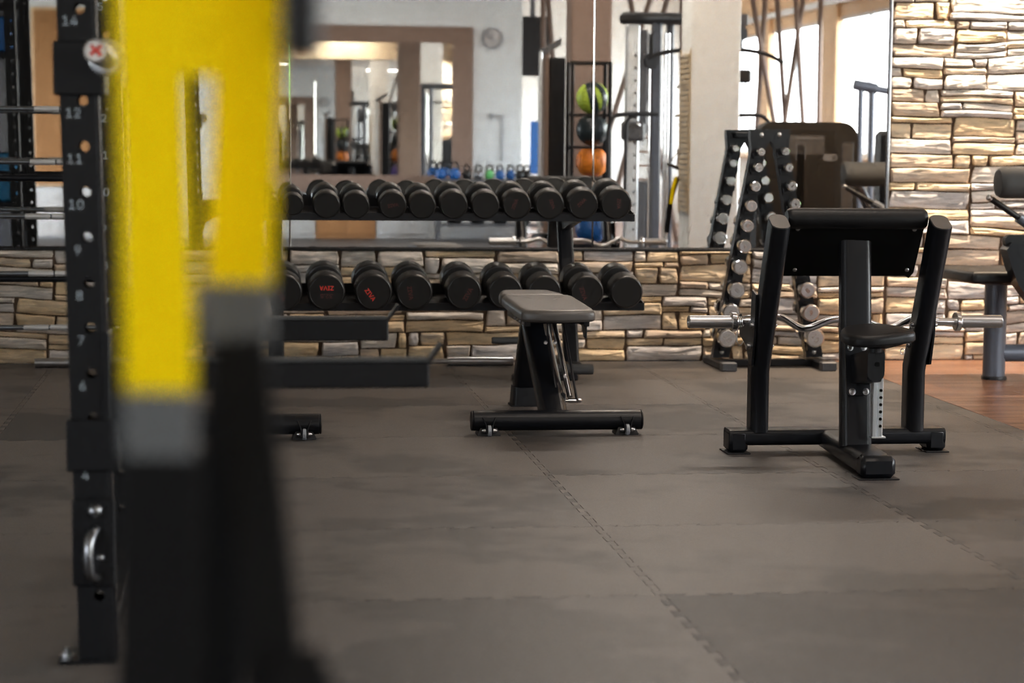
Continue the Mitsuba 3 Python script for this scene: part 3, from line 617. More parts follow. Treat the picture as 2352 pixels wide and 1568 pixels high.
for i, (x, r) in enumerate(LO_D):
    sp_ = [-52, 180, -54, -80, 62, 8, None, -70, None][i]; c = 'print_red' if i in (1, 2) else 'print_dark_red'
    rubber_dumbbell(x, r, 10.15, 0.440, f'thick black round rubber dumbbell, {ORD[i]} from the left on the lower tier of the rack', 'rubber dumbbells on the lower tier', 0.125, 0.135,
                    [('ZIVA', 0.020, -0.020, c), ('32.5' if i == 1 else '', 0.020, 0.018, 'print_dark_red')] if sp_ is not None else None, sp_ or 0)

# ---- chrome dumbbell tower
t = thing('dumbbell_tower', 'black A-shaped tower holding two columns of chrome dumbbells by the mirror', 'dumbbell rack')
TY = 10.86
LZ = [(2.662, 1.113), (2.650, 1.034), (2.636, 0.937), (2.616, 0.837), (2.598, 0.735), (2.584, 0.630), (2.563, 0.522), (2.547, 0.403), (2.519, 0.289), (2.503, 0.156)]
RZ = [(2.791, 1.116), (2.808, 1.034), (2.826, 0.940), (2.845, 0.847), (2.863, 0.740), (2.882, 0.630), (2.900, 0.517), (2.918, 0.403), (2.939, 0.286), (2.965, 0.156)]
for s, C in ((-1, LZ), (1, RZ)):
    (xt, zt), (xb, zb) = C[0], C[-1]; d = np.array([xb - xt, zb - zt]); d /= np.linalg.norm(d)
    top = np.array([xt, zt]) - d * 0.105; bot = np.array([xb, zb]) + d * 0.110
    w = 0.036
    P = [(top[0] - 0.058, top[1] + 0.01), (top[0] + 0.058, top[1] + 0.01), (top[0] + 0.058, top[1] - 0.03), (top[0] + w + d[0] * 0.09, top[1] - 0.09), (bot[0] + w + 0.008, bot[1]), (bot[0] - w - 0.008, bot[1]), (top[0] - w + d[0] * 0.09, top[1] - 0.09), (top[0] - 0.058, top[1] - 0.03)]
    k = part(t, 'column', xf(ext(Polygon(P), 0.055), basis((0, TY + 0.115, 0), (1, 0, 0), (0, 0, 1))), 'black_metal', 25)
    for p in (top - np.array([0, 0.018]), bot - d * 0.028): part(t, 'bolt', dome((p[0], TY + 0.0605, p[1]), (0, -1, 0), 0.012, 0.006), 'steel')
    for x, z in C:
        r = 0.022 + 0.030 * (1.113 - z) / 0.957
        part(t, 'cradle', hull([(x + a, y, z + b) for y, f in ((TY + 0.035, 0.9), (TY + 0.13, 1.0)) for a, b in ((-0.034 * f, -r * 0.4), (0.034 * f, -r * 0.4), (0.030 * f, -r * 1.25 - 0.006), (-0.030 * f, -r * 1.25 - 0.006))]), 'black_metal', 25)
    xf_ = bot[0] + s * 0.01
    part(t, 'foot', bx(xf_ - 0.035, xf_ + 0.035, 10.70, 11.16, 0, 0.04, 0.006), 'black_metal')
    part(t, 'foot_cap', J(bx(xf_ - 0.038, xf_ + 0.038, 10.672, 10.73, 0, 0.045, 0.004), *[box(xf_ - 0.034 + 0.0085 * q, xf_ - 0.030 + 0.0085 * q, 10.669, 10.675, 0.005, 0.040) for q in range(9)]), 'dark_grey', 25)
part(t, 'cross_bar', bx(2.46, 3.0, 10.90, 10.94, 0.004, 0.040, 0.004), 'black_metal')
part(t, 'top_bar', bx(2.66, 2.80, TY + 0.09, TY + 0.16, 1.185, 1.215, 0.004), 'black_metal')
def chrome_dumbbell(x, z, r, lab, group, spin):
    t = thing('chrome_dumbbell', lab, 'dumbbell', group); ax = np.array([0, 0.996, 0.087]); hl, gap = 0.030 + r * 0.55, 0.105; o = np.array([x, TY, z]) - ax * 0.02
    def head(h0):
        b = [(r * 0.80, 0), (r * 0.90, 0.0), (r, 0.005), (r, hl - 0.006), (r * 0.86, hl)]
        return lathe(b if h0 == 0 else [(q, hl - w) for q, w in b[::-1]], o + ax * h0, ax, 14)
    part(t, 'head', head(0), 'chrome', False); part(t, 'head', head(hl + gap), 'chrome', False)
    part(t, 'end_disc', lathe([(r * 0.82, 0), (r * 0.80, -0.0012), (0, -0.0012)], o, ax, 24), 'satin', 30)
    part(t, 'end_disc', lathe([(r * 0.84, 0), (r * 0.82, 0.0012), (0, 0.0012)], o + ax * (2 * hl + gap), ax, 24), 'satin', 30)
    part(t, 'handle', cy(o + ax * (hl - 0.002), o + ax * (hl + gap + 0.002), 0.0125, 14), 'steel')
    kg = ['1', '2', '3', '4', '5', '6', '7', '8', '9', '10'][spin]
    m = meshkit.text_mesh(kg, r * 0.55, 0.0006, bold=True); b = m.bounds; m.apply_translation((-(b[0][0] + b[1][0]) / 2, -(b[0][1] + b[1][1]) / 2, 0))
    part(t, 'number', xf(rot(m, (spin * 67) % 120 - 60, (0, 0, 1)), basis(o - ax * 0.0013, (1, 0, 0), (0, -0.087, 0.996))), 'chrome', False)
for nm, C in (('left', LZ), ('right', RZ)):
    for i, (x, z) in enumerate(C):
        chrome_dumbbell(x, z, 0.021 + 0.029 * (1.113 - z) / 0.957, f'chrome dumbbell, {ORD[i]} from the top in the {nm} column of the tower', f'chrome dumbbells of the {nm} column', i)

# ---- plate tree pegs behind the bench
t = thing('plate_tree', 'low black plate tree without plates, behind the centre bench', 'plate tree')
part(t, 'post', bx(1.452, 1.512, 10.30, 10.36, 0.03, 0.33, 0.008), 'black_metal')
part(t, 'base', J(bx(1.32, 1.64, 10.30, 10.36, 0, 0.03, 0.006), bx(1.455, 1.51, 10.18, 10.52, 0, 0.03, 0.006)), 'black_metal')
part(t, 'peg', lathe([(0.012, 0), (0.012, 0.06), (0.0165, 0.062), (0.0165, 0.24), (0.014, 0.243)], (1.462, 10.33, 0.195), (-1, 0, 0), 20), 'foam', 40)
part(t, 'peg', lathe([(0.018, 0), (0.0265, 0.01), (0.0265, 0.22), (0.022, 0.224)], (1.505, 10.40, 0.046), (1, 0, 0), 20), 'foam', 40)

# ---- barbells
t = thing('barbell_rack', 'black upright rack holding short chrome barbells, behind the power rack', 'barbell rack')
for x in (-0.605, -2.05):
    part(t, 'upright', bx(x - 0.03, x + 0.03, 10.74, 10.80, 0, 1.42, 0.006), 'black_metal')
    part(t, 'foot', bx(x - 0.03, x + 0.03, 10.45, 11.0, 0, 0.04, 0.006), 'black_metal')
for z in (0.958, 0.468): part(t, 'rail', lathe([(0.0185, 0), (0.0185, 1.43)], (-2.04, 10.74, z), (1, 0, 0), 18), 'black_metal', 40)
BZ = [1.291, 1.035, 0.772, 0.494, 0.231]
for x in (-0.605, -2.05):
    for z in BZ: part(t, 'hook', J(bx(x - 0.012, x + 0.012, 10.675, 10.75, z - 0.026, z - 0.014, 0.002), bx(x - 0.012, x + 0.012, 10.672, 10.680, z - 0.026, z + 0.010, 0.002)), 'black_metal', 25)
for i, (z, k0) in enumerate(zip(BZ, (-0.974, -0.996, -1.022, -1.010, -1.036))):
    b = thing('barbell', f'chrome barbell with knurled grips, {ORD[i]} from the top of the barbell rack', 'barbell', 'barbells on the barbell rack')
    part(b, 'shaft', lathe([(0.0115, 0), (0.0125, 0.002), (0.0125, 1.60), (0.0115, 1.602)], (-2.17, 10.70, z), (1, 0, 0), 16), 'bar_steel', 40)
    for j, x in enumerate((k0, k0 + 0.128, k0 - 0.45, k0 - 0.578)):
        part(b, 'knurl', lathe([(0.0125, 0), (0.0145, 0.001), (0.0145, 0.119), (0.0125, 0.12)], (x, 10.70, z), (1, 0, 0), 16), 'knurl', 30)
t = thing('long_barbell', 'long chrome barbell lying on the floor along the stone wall', 'barbell')
part(t, 'shaft', lathe([(0.0145, 0), (0.0145, 1.9)], (-0.75, 11.02, 0.0245), (1, 0, 0), 16), 'chrome', 40)
part(t, 'sleeve', lathe([(0.0245, 0), (0.0245, 0.34), (0.021, 0.344)], (1.07, 11.02, 0.0245), (1, 0, 0), 20), 'steel', 40)
part(t, 'sleeve', lathe([(0.0245, 0), (0.0245, 0.34), (0.021, 0.344)], (-0.67, 11.02, 0.0245), (-1, 0, 0), 20), 'steel', 40)

# ---- power rack at the left: four leaning uprights, spotter arms to the right
t = thing('power_rack', 'black power rack with numbered holes and two spotter arms, at the left', 'power rack')
LEAN = 0.0245
def up_x(x, z): return x - LEAN * (z - 0.7)
import manifold3d as m3
HOLE_Z = [0.640 + 0.0985 * (k - 6) for k in range(1, 29)]
def upright(x, y, w=0.082):
    """a square tube with through holes, numbered where they show"""
    a = m3.Manifold.cube((w, w, 2.9), False).translate((-w / 2, -w / 2, 0)) - m3.Manifold.cube((w - 0.008, w - 0.008, 3.2), False).translate((-w / 2 + 0.004, -w / 2 + 0.004, -0.1))
    drills = [m3.Manifold.cylinder(0.3, 0.0122, 0.0122, 18).rotate((90, 0, 0)).translate((0.007, 0.15, z)) for z in HOLE_Z]
    a = a - m3.Manifold.batch_boolean(drills, m3.OpType.Add)
    q = a.to_mesh(); m = mesh(q.vert_properties[:, :3], q.tri_verts)
    m.vertices[:, 0] += x - LEAN * (m.vertices[:, 2] - 0.7); m.vertices[:, 1] += y
    part(t, 'upright', m, 'rack_metal', False)
    e = w / 2 - 0.006
    part(t, 'corner_edge', J(*[sweep([(up_x(x, 0) + a * e, y - e, 0.0), (up_x(x, 2.9) + a * e, y - e, 2.9)], rr(0.0125, 0.0125, 0.006, 3), up=(0, 1, 0.001)) for a in (1,)]), 'rack_metal', 50)
RX, RY0, RY1, LX = -0.325, 4.80, 5.94, -1.640
for x, y in ((RX, RY0), (RX - 0.012, RY1), (LX, RY0), (LX, RY1)): upright(x, y)
for y in (RY0, RY1):
    for k in range(4, 16):
        if y == RY0 and k in (13, 5): continue
        z = HOLE_Z[k - 1]; x = up_x(RX, z) + 0.007 - (0.012 if y == RY1 else 0)
        m = meshkit.text_mesh(str(k), 0.0205, 0.0005); m.apply_translation((-m.bounds[1][0] / 2, 0, 0))
        part(t, 'hole_number', xf(m, basis((x - 0.021, y - 0.0412, z - 0.037), (1, 0, 0), (0, 0, 1))), 'print_grey', False)
for x in (LX, RX): part(t, 'base_rail', bx(up_x(x, 0) - 0.03, up_x(x, 0) + 0.03, RY0 + 0.042, RY1 - 0.042, 0.0, 0.055, 0.006), 'rack_metal')
for y in (RY0, RY1):
    part(t, 'top_rail', bx(LX - 0.06, RX, y - 0.04, y + 0.04, 2.78, 2.86, 0.006), 'rack_metal')
for x in (LX, RX): part(t, 'side_rail', bx(up_x(x, 2.8) - 0.035, up_x(x, 2.8) + 0.035, RY0, RY1, 2.78, 2.86, 0.006), 'rack_metal')
part(t, 'foot_plate', bx(-0.392, -0.27, 4.735, 4.87, 0, 0.008, 0.002), 'rack_metal')
part(t, 'anchor_bolt', J(lathe([(0.011, 0), (0.011, 0.010), (0.006, 0.011), (0.006, 0.018)], (-0.377, 4.79, 0.008), (0, 0, 1), 6), lathe([(0.017, 0), (0.017, 0.002)], (-0.377, 4.79, 0.008), (0, 0, 1), 16)), 'steel', 30)
# sleeves that slide on the front upright
for z0, z1 in ((1.242, 1.358), (0.425, 0.540)):
    x = up_x(RX, (z0 + z1) / 2)
    part(t, 'sleeve_bracket', bx(x - 0.052, x + 0.060, 4.746, 4.853, z0, z1, 0.004), 'rack_metal')
for i, (y, xe) in enumerate(((RY0, 0.424), (RY1, 0.411))):
    x0 = up_x(RX, 0.64) + 0.035
    a = part(t, 'spotter_arm', bx(x0, xe, y - 0.031, y + 0.031, 0.603, 0.661, 0.004), 'rack_metal')
    part(a, 'liner', hull([(x, yy, z) for x in (x0 + 0.02, xe - 0.003) for yy in (y - 0.03, y + 0.03) for z in (0.661, 0.668)]), 'foam', 25)
    part(a, 'end_lip', hull([(xe - 0.006 + u, yy, z) for yy in (y - 0.03, y + 0.03) for u, z in ((0, 0.658), (0.006, 0.656), (0.032, 0.703), (0.037, 0.699))]), 'rack_metal', 25)
    part(t, 'arm_gusset', J(*[xf(ext(Polygon([(x0, 0.603), (x0 + 0.21, 0.603), (x0 + 0.18, 0.592), (x0 + 0.06, 0.530), (x0 + 0.01, 0.46), (x0, 0.46)]), 0.006), basis((0, y + e, 0), (1, 0, 0), (0, 0, 1))) for e in (-0.018, 0.024)]), 'rack_metal', 25)
    part(t, 'arm_plate', bx(x0 - 0.006, x0 + 0.012, y - 0.052, y + 0.052, 0.45, 0.73, 0.003), 'rack_metal')
# plate horn pointing at the viewer
part(t, 'plate_horn', lathe([(0.038, 0), (0.040, 0.004), (0.040, 0.016), (0.037, 0.018), (0.0255, 0.019), (0.0255, 0.196), (0.0235, 0.2), (0.0195, 0.2), (0.0195, 0.198)], (-0.277, 4.745, 1.323), (-0.06, -0.99, 0.03), 32), 'steel', 35)
hx = np.array([-0.277, 4.745, 1.323]) + 0.2 * np.array([-0.0605, -0.9977, 0.0302])
part(t, 'horn_cap', lathe([(0.0205, -0.002), (0.0195, 0.0006), (0, 0.0006)], hx, (-0.06, -0.99, 0.03), 24), 'sticker_white', 30, label='white cap with a red print')
X_ = [(-0.012, 0.010), (-0.006, 0.012), (0, 0.004), (0.008, 0.012), (0.014, 0.009), (0.007, 0.0), (0.014, -0.010), (0.007, -0.013), (0.0, -0.004), (-0.008, -0.012), (-0.013, -0.008), (-0.006, 0.001)]
part(t, 'cap_print', xf(ext(Polygon(X_), 0.0006), basis(hx + np.array([0.001, -0.0012, 0.001]), (1, -0.06, 0), (0, 0.03, 1))), 'print_red', 25)
# band peg bracket low on the upright
x = up_x(RX, 0.27)
part(t, 'peg_bracket', bx(x - 0.046, x + 0.046, 4.740, 4.757, 0.172, 0.366, 0.005), 'rack_metal')
part(t, 'bracket_bolt', dome((x + 0.004, 4.741, 0.340), (0, -1, 0), 0.017, 0.015), 'dark_steel', 40)
part(t, 'pull_handle', tube(fillet([(x + 0.004, 4.742, 0.300), (x - 0.006, 4.71, 0.285), (x - 0.010, 4.70, 0.245), (x - 0.006, 4.71, 0.20), (x + 0.006, 4.742, 0.19)], 0.03, 6), 0.0115, 14), 'dark_steel', 50)
part(t, 'bracket_bolt', dome((x + 0.014, 4.741, 0.236), (0, -1, 0), 0.009, 0.008), 'dark_steel', 40)

# ---- suspension trainer close to the viewer
t = thing('suspension_trainer', 'yellow suspension trainer straps with black webbing hanging out of focus in the foreground', 'suspension trainer')
ANCH = np.array([0.02, 1.42, ZC])
part(t, 'anchor', J(lathe([(0.06, 0), (0.06, 0.012)], (0.02, 1.42, ZC - 0.012), (0, 0, 1), 20), tube([(0.02 + 0.02 * math.cos(a), 1.42, ZC - 0.03 + 0.025 * math.sin(a)) for a in np.linspace(0, 2 * PI, 16)], 0.004, 8)), 'steel')
def ribbon(path, w, th, yaw=0.0):
    return sweep(path, rr(w, th, th * 0.45, 1), up=(math.sin(yaw), math.cos(yaw), 0.001))
sl = [(0.012, 1.40, ZC - 0.04), (-0.056, 1.29, 1.40), (-0.047, 1.27, 1.10), (-0.0455, 1.27, 1.000)]
sr = [(0.028, 1.42, ZC - 0.04), (0.012, 1.33, 1.40), (0.0045, 1.32, 1.15), (0.0005, 1.31, 1.060)]
part(t, 'strap', ribbon(sl, 0.042, 0.0025, 0.15), 'yellow_strap', 30)
part(t, 'strap', ribbon(sr, 0.041, 0.0025, -0.1), 'yellow_strap', 30)
part(t, 'strap', ribbon([(0.018, 1.43, ZC - 0.04), (-0.028, 1.45, 1.40), (-0.0285, 1.45, 1.19)], 0.036, 0.0025, 0.3), 'yellow_strap', 30)
part(t, 'label_tab', ribbon([(-0.0455, 1.268, 1.002), (-0.0455, 1.268, 0.964)], 0.043, 0.005, 0.15), 'label_grey', 30, label='grey stitched label at the end of the yellow strap')
part(t, 'label_tab', ribbon([(0.0005, 1.308, 1.063), (-0.0005, 1.308, 1.022)], 0.042, 0.005, -0.1), 'label_grey', 30, label='grey stitched label at the end of the yellow strap')
part(t, 'webbing', ribbon([(-0.0455, 1.27, 0.970), (-0.048, 1.27, 0.80), (-0.050, 1.275, 0.66)], 0.050, 0.006, 0.15), 'webbing', 30)
part(t, 'webbing', ribbon([(0.0, 1.30, 1.030), (0.010, 1.285, 0.94), (0.0185, 1.27, 0.86), (0.026, 1.27, 0.66)], 0.036, 0.006, -0.1), 'webbing', 30)
part(t, 'webbing', ribbon([(0.0, 1.32, 1.030), (-0.010, 1.33, 0.93), (-0.014, 1.34, 0.80), (-0.014, 1.34, 0.66)], 0.030, 0.004, 0.1), 'webbing', 30)
part(t, 'grip', lathe([(0.012, 0), (0.018, 0.004), (0.018, 0.128), (0.012, 0.132)], (-0.118, 1.275, 0.655), (1, 0, 0), 24), 'foam', 40)
part(t, 'grip', lathe([(0.012, 0), (0.018, 0.004), (0.018, 0.128), (0.012, 0.132)], (-0.030, 1.28, 0.655), (1, 0, 0), 24), 'foam', 40)
part(t, 'foot_loop', ribbon(fillet([(0.030, 1.26, 0.845), (0.052, 1.26, 0.80), (0.056, 1.26, 0.70), (0.03, 1.26, 0.66)], 0.02, 5), 0.034, 0.004, -0.2), 'webbing', 30)
part(t, 'buckle', bx(0.0275, 0.0505, 1.318, 1.334, 1.199, 1.30, 0.004), 'black_plastic', 30, label='black cam buckle beside the right strap')
part(t, 'buckle_strap', ribbon([(0.039, 1.328, 1.29), (0.036, 1.36, 2.0), (0.026, 1.42, ZC - 0.05)], 0.022, 0.003), 'webbing', 30)

# ---- grey machine at the right edge
t = thing('leg_machine', 'grey leg curl machine with black pads at the right edge, on the wooden floor', 'gym machine')
part(t, 'post', lathe([(0.055, 0), (0.055, 0.48)], (3.724, 10.28, 0.006), (0, 0, 1), 32), 'grey_frame', 50)
part(t, 'foot_ring', lathe([(0.062, 0), (0.062, 0.012), (0.058, 0.018)], (3.726, 10.28, -0.001), (0, 0, 1), 32), 'black_plastic', 40)
part(t, 'low_tube', lathe([(0.0435, 0), (0.0435, 1.2)], (3.76, 10.28, 0.130), (1, 0, 0), 28), 'grey_frame', 50)
part(t, 'far_post', lathe([(0.055, 0), (0.055, 0.9)], (4.95, 10.28, 0.0), (0, 0, 1), 28), 'grey_frame', 50)
part(t, 'seat', tr(pad(np.array(smooth_outline([(3.49, 10.05), (3.60, 10.00), (4.10, 10.00), (4.16, 10.08), (4.16, 10.48), (4.10, 10.56), (3.60, 10.56), (3.49, 10.50)], 48)), 0.060, 0.026), 0, 0, 0.490), 'vinyl_dark', 45)
part(t, 'seat_plate', bx(3.60, 4.10, 10.10, 10.46, 0.478, 0.492, 0.003), 'dark_grey')
part(t, 'shin_roller', lathe([(0.045, 0), (0.064, 0.006), (0.072, 0.022), (0.073, 0.05), (0.073, 0.42), (0.064, 0.46)], (3.575, 9.90, 0.978), (1, 0, 0), 36), 'foam', 45)
part(t, 'roller_arm', J(tube(fillet([(4.03, 9.90, 0.978), (4.14, 9.92, 0.97), (4.20, 10.05, 0.75), (4.20, 10.25, 0.50)], 0.08, 6), 0.025, 14)), 'grey_frame', 50)
part(t, 'lever', tube([(3.575, 9.98, 0.902), (3.735, 10.02, 0.808)], 0.0150, 16), 'black_plastic', 50)
part(t, 'lever_tip', cy((3.560, 9.975, 0.911), (3.578, 9.981, 0.900), 0.0155, 16, 0.003), 'steel')
part(t, 'lever_arm', tube(fillet([(3.73, 10.02, 0.812), (3.80, 10.03, 0.77), (3.82, 10.10, 0.60), (3.85, 10.25, 0.50)], 0.05, 5), 0.026, 14), 'grey_frame', 50)
part(t, 'side_shell', xf(ext(Polygon([(-0.075, 0.14), (-0.05, 0.175), (0.02, 0.165), (0.10, 0.17), (0.30, 0.16), (0.34, 0.0), (0.30, -0.16), (0.14, -0.155), (0.055, -0.115), (-0.012, -0.03), (-0.050, 0.06)]), 0.10), basis((3.71, 10.00, 0.520), (1, 0, 0), (0, 0, 1))), 'black_metal', 40)
part(t, 'back_pad', xf(pad([(a, b) for a, b in rr(0.09, 0.32, 0.04, 6)], 0.5, 0.03), basis((3.72, 9.94, 0.62), (0, 1, 0.1), (0.25, -0.1, 1))) if False else hull([(3.70 + a, y, 0.70 + b) for y in (9.93, 9.97) for a, b in rr(0.13, 0.06, 0.028, 4)]), 'vinyl_dark', 45)

# ================================================================ THINGS SEEN IN THE MIRRORS (they stand behind and beside the viewer)
t = thing('framed_mirror', 'large brown framed mirror on the pale back wall, seen in the wall mirrors', 'mirror')
FX0, FX1, FZ0, FZ1, FWD_ = 0.230, 2.780, 0.550, 2.505, 0.245
Ms = np.eye(4)
cx, cz = (FX0 + FX1) / 2, (FZ0 + FZ1) / 2
def tilt(m):
    m = rot(m, -0.85, (0, 0, 1), (cx, YB + 0.03, cz)); return rot(m, 0.26, (1, 0, 0), (cx, YB + 0.03, cz))
for a in ((FX0, FX1, FZ1 - 0.19, FZ1), (FX0, FX1, FZ0, FZ0 + 0.20), (FX0, FX0 + FWD_, FZ0 + 0.20, FZ1 - 0.19), (FX1 - FWD_, FX1, FZ0 + 0.20, FZ1 - 0.19)):
    part(t, 'frame_board', tilt(bx(a[0], a[1], YB + 0.022, YB + 0.055, a[2], a[3], 0.004)), 'brown_paint')
part(t, 'sheet', tilt(mesh([(FX0 + 0.1, YB + 0.035, FZ0 + 0.1), (FX0 + 0.1, YB + 0.035, FZ1 - 0.1), (FX1 - 0.1, YB + 0.035, FZ1 - 0.1), (FX1 - 0.1, YB + 0.035, FZ0 + 0.1)], [(0, 1, 2), (0, 2, 3)])), 'mirror', False)
part(t, 'back_board', tilt(box(FX0 + 0.05, FX1 - 0.05, YB + 0.021, YB + 0.028, FZ0 + 0.05, FZ1 - 0.05)), 'black_plastic', False)
for i, (x0, x1, z1, m, lab) in enumerate([(0.0, 0.915, 0.53, 'panel_grey', 'pale grey low cupboard under the framed mirror'), (0.919, 1.63, 0.53, 'orange_wood', 'light wood low cupboard under the framed mirror'), (1.634, 2.26, 0.53, 'door_white', 'white low cupboard under the framed mirror, next to the kettlebell rack')]):
    q = thing('low_cupboard', lab, 'cupboard'); mm = (x0 + x1) / 2
    part(q, 'body', bx(x0, x1, YB + 0.002, YB + 0.018, 0.0, z1, 0.003), m)
    for a, b in ((x0 + 0.01, mm - 0.003), (mm + 0.003, x1 - 0.01)): part(q, 'door', bx(a, b, YB + 0.017, YB + 0.036, 0.05, z1 - 0.01, 0.003), m)
q = thing('wall_clock', 'round pale wall clock on the back wall beside the framed mirror', 'clock')
part(q, 'rim', lathe([(0.118, 0), (0.125, 0.02), (0.118, 0.035), (0.108, 0.036), (0.104, 0.022)], (3.010, YB, 2.375), (0, 1, 0), 36), 'mid_grey', 40)
part(q, 'face', lathe([(0.108, 0.0), (0.108, 0.022), (0, 0.022)], (3.010, YB, 2.375), (0, 1, 0), 36), 'sticker_white', 30)
part(q, 'hand', J(bx(3.006, 3.014, YB + 0.023, YB + 0.026, 2.37, 2.455), bx(2.95, 3.012, YB + 0.026, YB + 0.029, 2.371, 2.379)), 'black_plastic')
q = thing('coat_hook', 'thin grey wall bracket hanging on the back wall beside the framed mirror', 'bracket')
part(q, 'bar', tube([(3.00, YB + 0.03, 1.46), (3.132, YB + 0.03, 1.468)], 0.007, 8), 'mid_grey')
part(q, 'rod', tube([(3.132, YB + 0.02, 1.47), (3.134, YB + 0.02, 0.93)], 0.008, 8), 'mid_grey')
part(q, 'plate', bx(2.985, 3.02, YB, YB + 0.04, 1.43, 1.49, 0.004), 'mid_grey')
# kettlebells
t = thing('kettlebell_rack', 'dark two shelf rack with kettlebells in front of the back wall, seen in the mirror', 'kettlebell rack')
KX0, KX1, KY = 2.29, 3.95, -2.74
for z in (0.690, 0.17): part(t, 'shelf', bx(KX0, KX1, KY - 0.19, KY + 0.19, z, z + 0.028, 0.004), 'dark_grey')
for x in (KX0 + 0.02, KX1 - 0.02):
    part(t, 'side', xf(ext(Polygon([(-0.24, 0), (0.20, 0), (0.17, 0.70), (-0.17, 0.70)]), 0.03), basis((x, KY, 0), (0, 1, 0), (0, 0, 1))), 'dark_grey', 25)
def kettlebell(x, y, z, r, m, lab, group):
    q = thing('kettlebell', lab, 'kettlebell', group)
    part(q, 'bell', lathe([(r * 0.62, 0), (r * 0.85, r * 0.18), (r, r * 0.75), (r * 0.94, r * 1.2), (r * 0.62, r * 1.72), (r * 0.30, r * 1.92), (0, r * 1.95)], (x, y, z), (0, 0, 1), 22), m, 50)
    part(q, 'handle', tube(fillet([(x - r * 0.58, y, z + r * 1.55), (x - r * 0.66, y, z + r * 2.35), (x - r * 0.42, y, z + r * 2.95), (x + r * 0.42, y, z + r * 2.95), (x + r * 0.66, y, z + r * 2.35), (x + r * 0.58, y, z + r * 1.55)], r * 0.45, 5), r * 0.20, 10), 'black_plastic', 50)
for i, (x, m, c) in enumerate([(2.361, 'blue', 'blue'), (2.514, 'blue', 'blue'), (2.663, 'dumbbell_rubber', 'black'), (2.796, 'dark_steel', 'dark grey'), (2.929, 'green', 'green'), (3.047, 'blue', 'blue'), (3.176, 'blue', 'blue'), (3.284, 'dumbbell_rubber', 'black'), (3.372, 'dumbbell_rubber', 'black')]):
    kettlebell(x, KY + (i % 2) * 0.03, 0.718, 0.066 if i < 2 else 0.055, m, f'{c} kettlebell, {ORD[i]} from the framed mirror side on the upper rack shelf', 'kettlebells on the upper shelf')
for i in range(5):
    kettlebell(2.52 + 0.27 * i, KY, 0.198, 0.10, 'dumbbell_rubber', f'large black kettlebell, {ORD[i]} from the framed mirror side on the lower rack shelf', 'kettlebells on the lower shelf')
# brown pillar with the ball rack in front of it
t = thing('pillar', 'brown painted pillar behind the ball rack, seen in the mirror', 'pillar')
part(t, 'shaft', bx(2.711, 3.047, 4.56, 4.86, 0, ZC, 0.012), 'brown_paint')
t = thing('ball_rack', 'tall black rack with medicine balls in front of the brown pillar, seen in the mirror', 'ball rack')
for x in (2.625, 2.925):
    for y in (5.26, 5.50): part(t, 'upright', bx(x - 0.014, x + 0.014, y - 0.014, y + 0.014, 0, 1.78, 0.003), 'black_metal')
for z in (1.78, 1.37, 1.115, 0.86, 0.60, 0.33, 0.05):
    part(t, 'shelf_ring', J(bx(2.612, 2.938, 5.247, 5.271, z - 0.012, z + 0.012, 0.003), bx(2.612, 2.938, 5.489, 5.513, z - 0.012, z + 0.012, 0.003), bx(2.612, 2.636, 5.26, 5.50, z - 0.012, z + 0.012, 0.003), bx(2.914, 2.938, 5.26, 5.50, z - 0.012, z + 0.012, 0.003)) if z < 1.7 else J(bx(2.612, 2.938, 5.489, 5.513, z - 0.012, z + 0.012, 0.003), bx(2.612, 2.938, 5.247, 5.271, z - 0.012, z + 0.012, 0.003)), 'black_metal')
def med_ball(z, r, m1, m2, lab, x=2.805):
    q = thing('medicine_ball', lab, 'ball')
    b = ball((x, 5.38, z), r, 3); part(q, 'cover', b, m1, 60)
    if m2:
        t2 = np.linspace(0, 2 * PI, 37)
        for a0 in (0.15, -0.75):
            ax = np.array([math.cos(a0), math.sin(a0), 0.25]); u, v, d = frame(ax)
            part(q, 'band', lathe([(r * 1.006 * math.cos(s), r * 1.006 * math.sin(s)) for s in np.linspace(-0.26, 0.26, 7)], (x, 5.38, z), d, 36), m2, 60)
    else:
        part(q, 'valve', lathe([(0.012, r - 0.002), (0.010, r + 0.001), (0, r + 0.001)], (x, 5.38, z), (0.2, 1, 0.3), 12), 'black_plastic')
med_ball(1.506, 0.128, 'lime', 'ball_black', 'lime green and black medicine ball, topmost on the ball rack')
med_ball(1.255, 0.128, 'ball_black', None, 'black medicine ball, second from the top on the ball rack')
med_ball(1.000, 0.128, 'orange', None, 'orange medicine ball on the ball rack')
med_ball(0.740, 0.128, 'purple', None, 'purple medicine ball on the ball rack')
med_ball(0.472, 0.128, 'blue', None, 'blue medicine ball low on the ball rack')
# cable machine
t = thing('cable_machine', 'silver and grey cable pulley machine between ball rack and pegboard column, in the mirror', 'gym machine')
CY = 5.96
part(t, 'front_column', bx(2.965, 3.070, CY - 0.04, CY + 0.04, 0, 2.06, 0.012), 'alu', 30)
for k in range(17):
    part(t, 'column_hole', lathe([(0.011, 0), (0.011, 0.001), (0, 0.001)], (3.035, CY + 0.0405, 0.30 + 0.095 * k), (0, 1, 0), 12), 'dark_grey', 30)
part(t, 'guide_cover', bx(3.072, 3.142, CY - 0.22, CY - 0.02, 0, 2.02, 0.01), 'dark_grey', 30)
part(t, 'rear_column', bx(3.190, 3.258, CY - 0.16, CY - 0.05, 0, 2.15, 0.012), 'grey_frame', 30)
part(t, 'rear_column', bx(3.325, 3.375, CY - 0.25, CY - 0.15, 0, 2.1, 0.012), 'grey_frame', 30)
for x in (3.160, 3.285, 3.31): part(t, 'guide_rod', cy((x, CY - 0.05, 0.15), (x, CY - 0.05, 2.0), 0.011, 12), 'chrome')
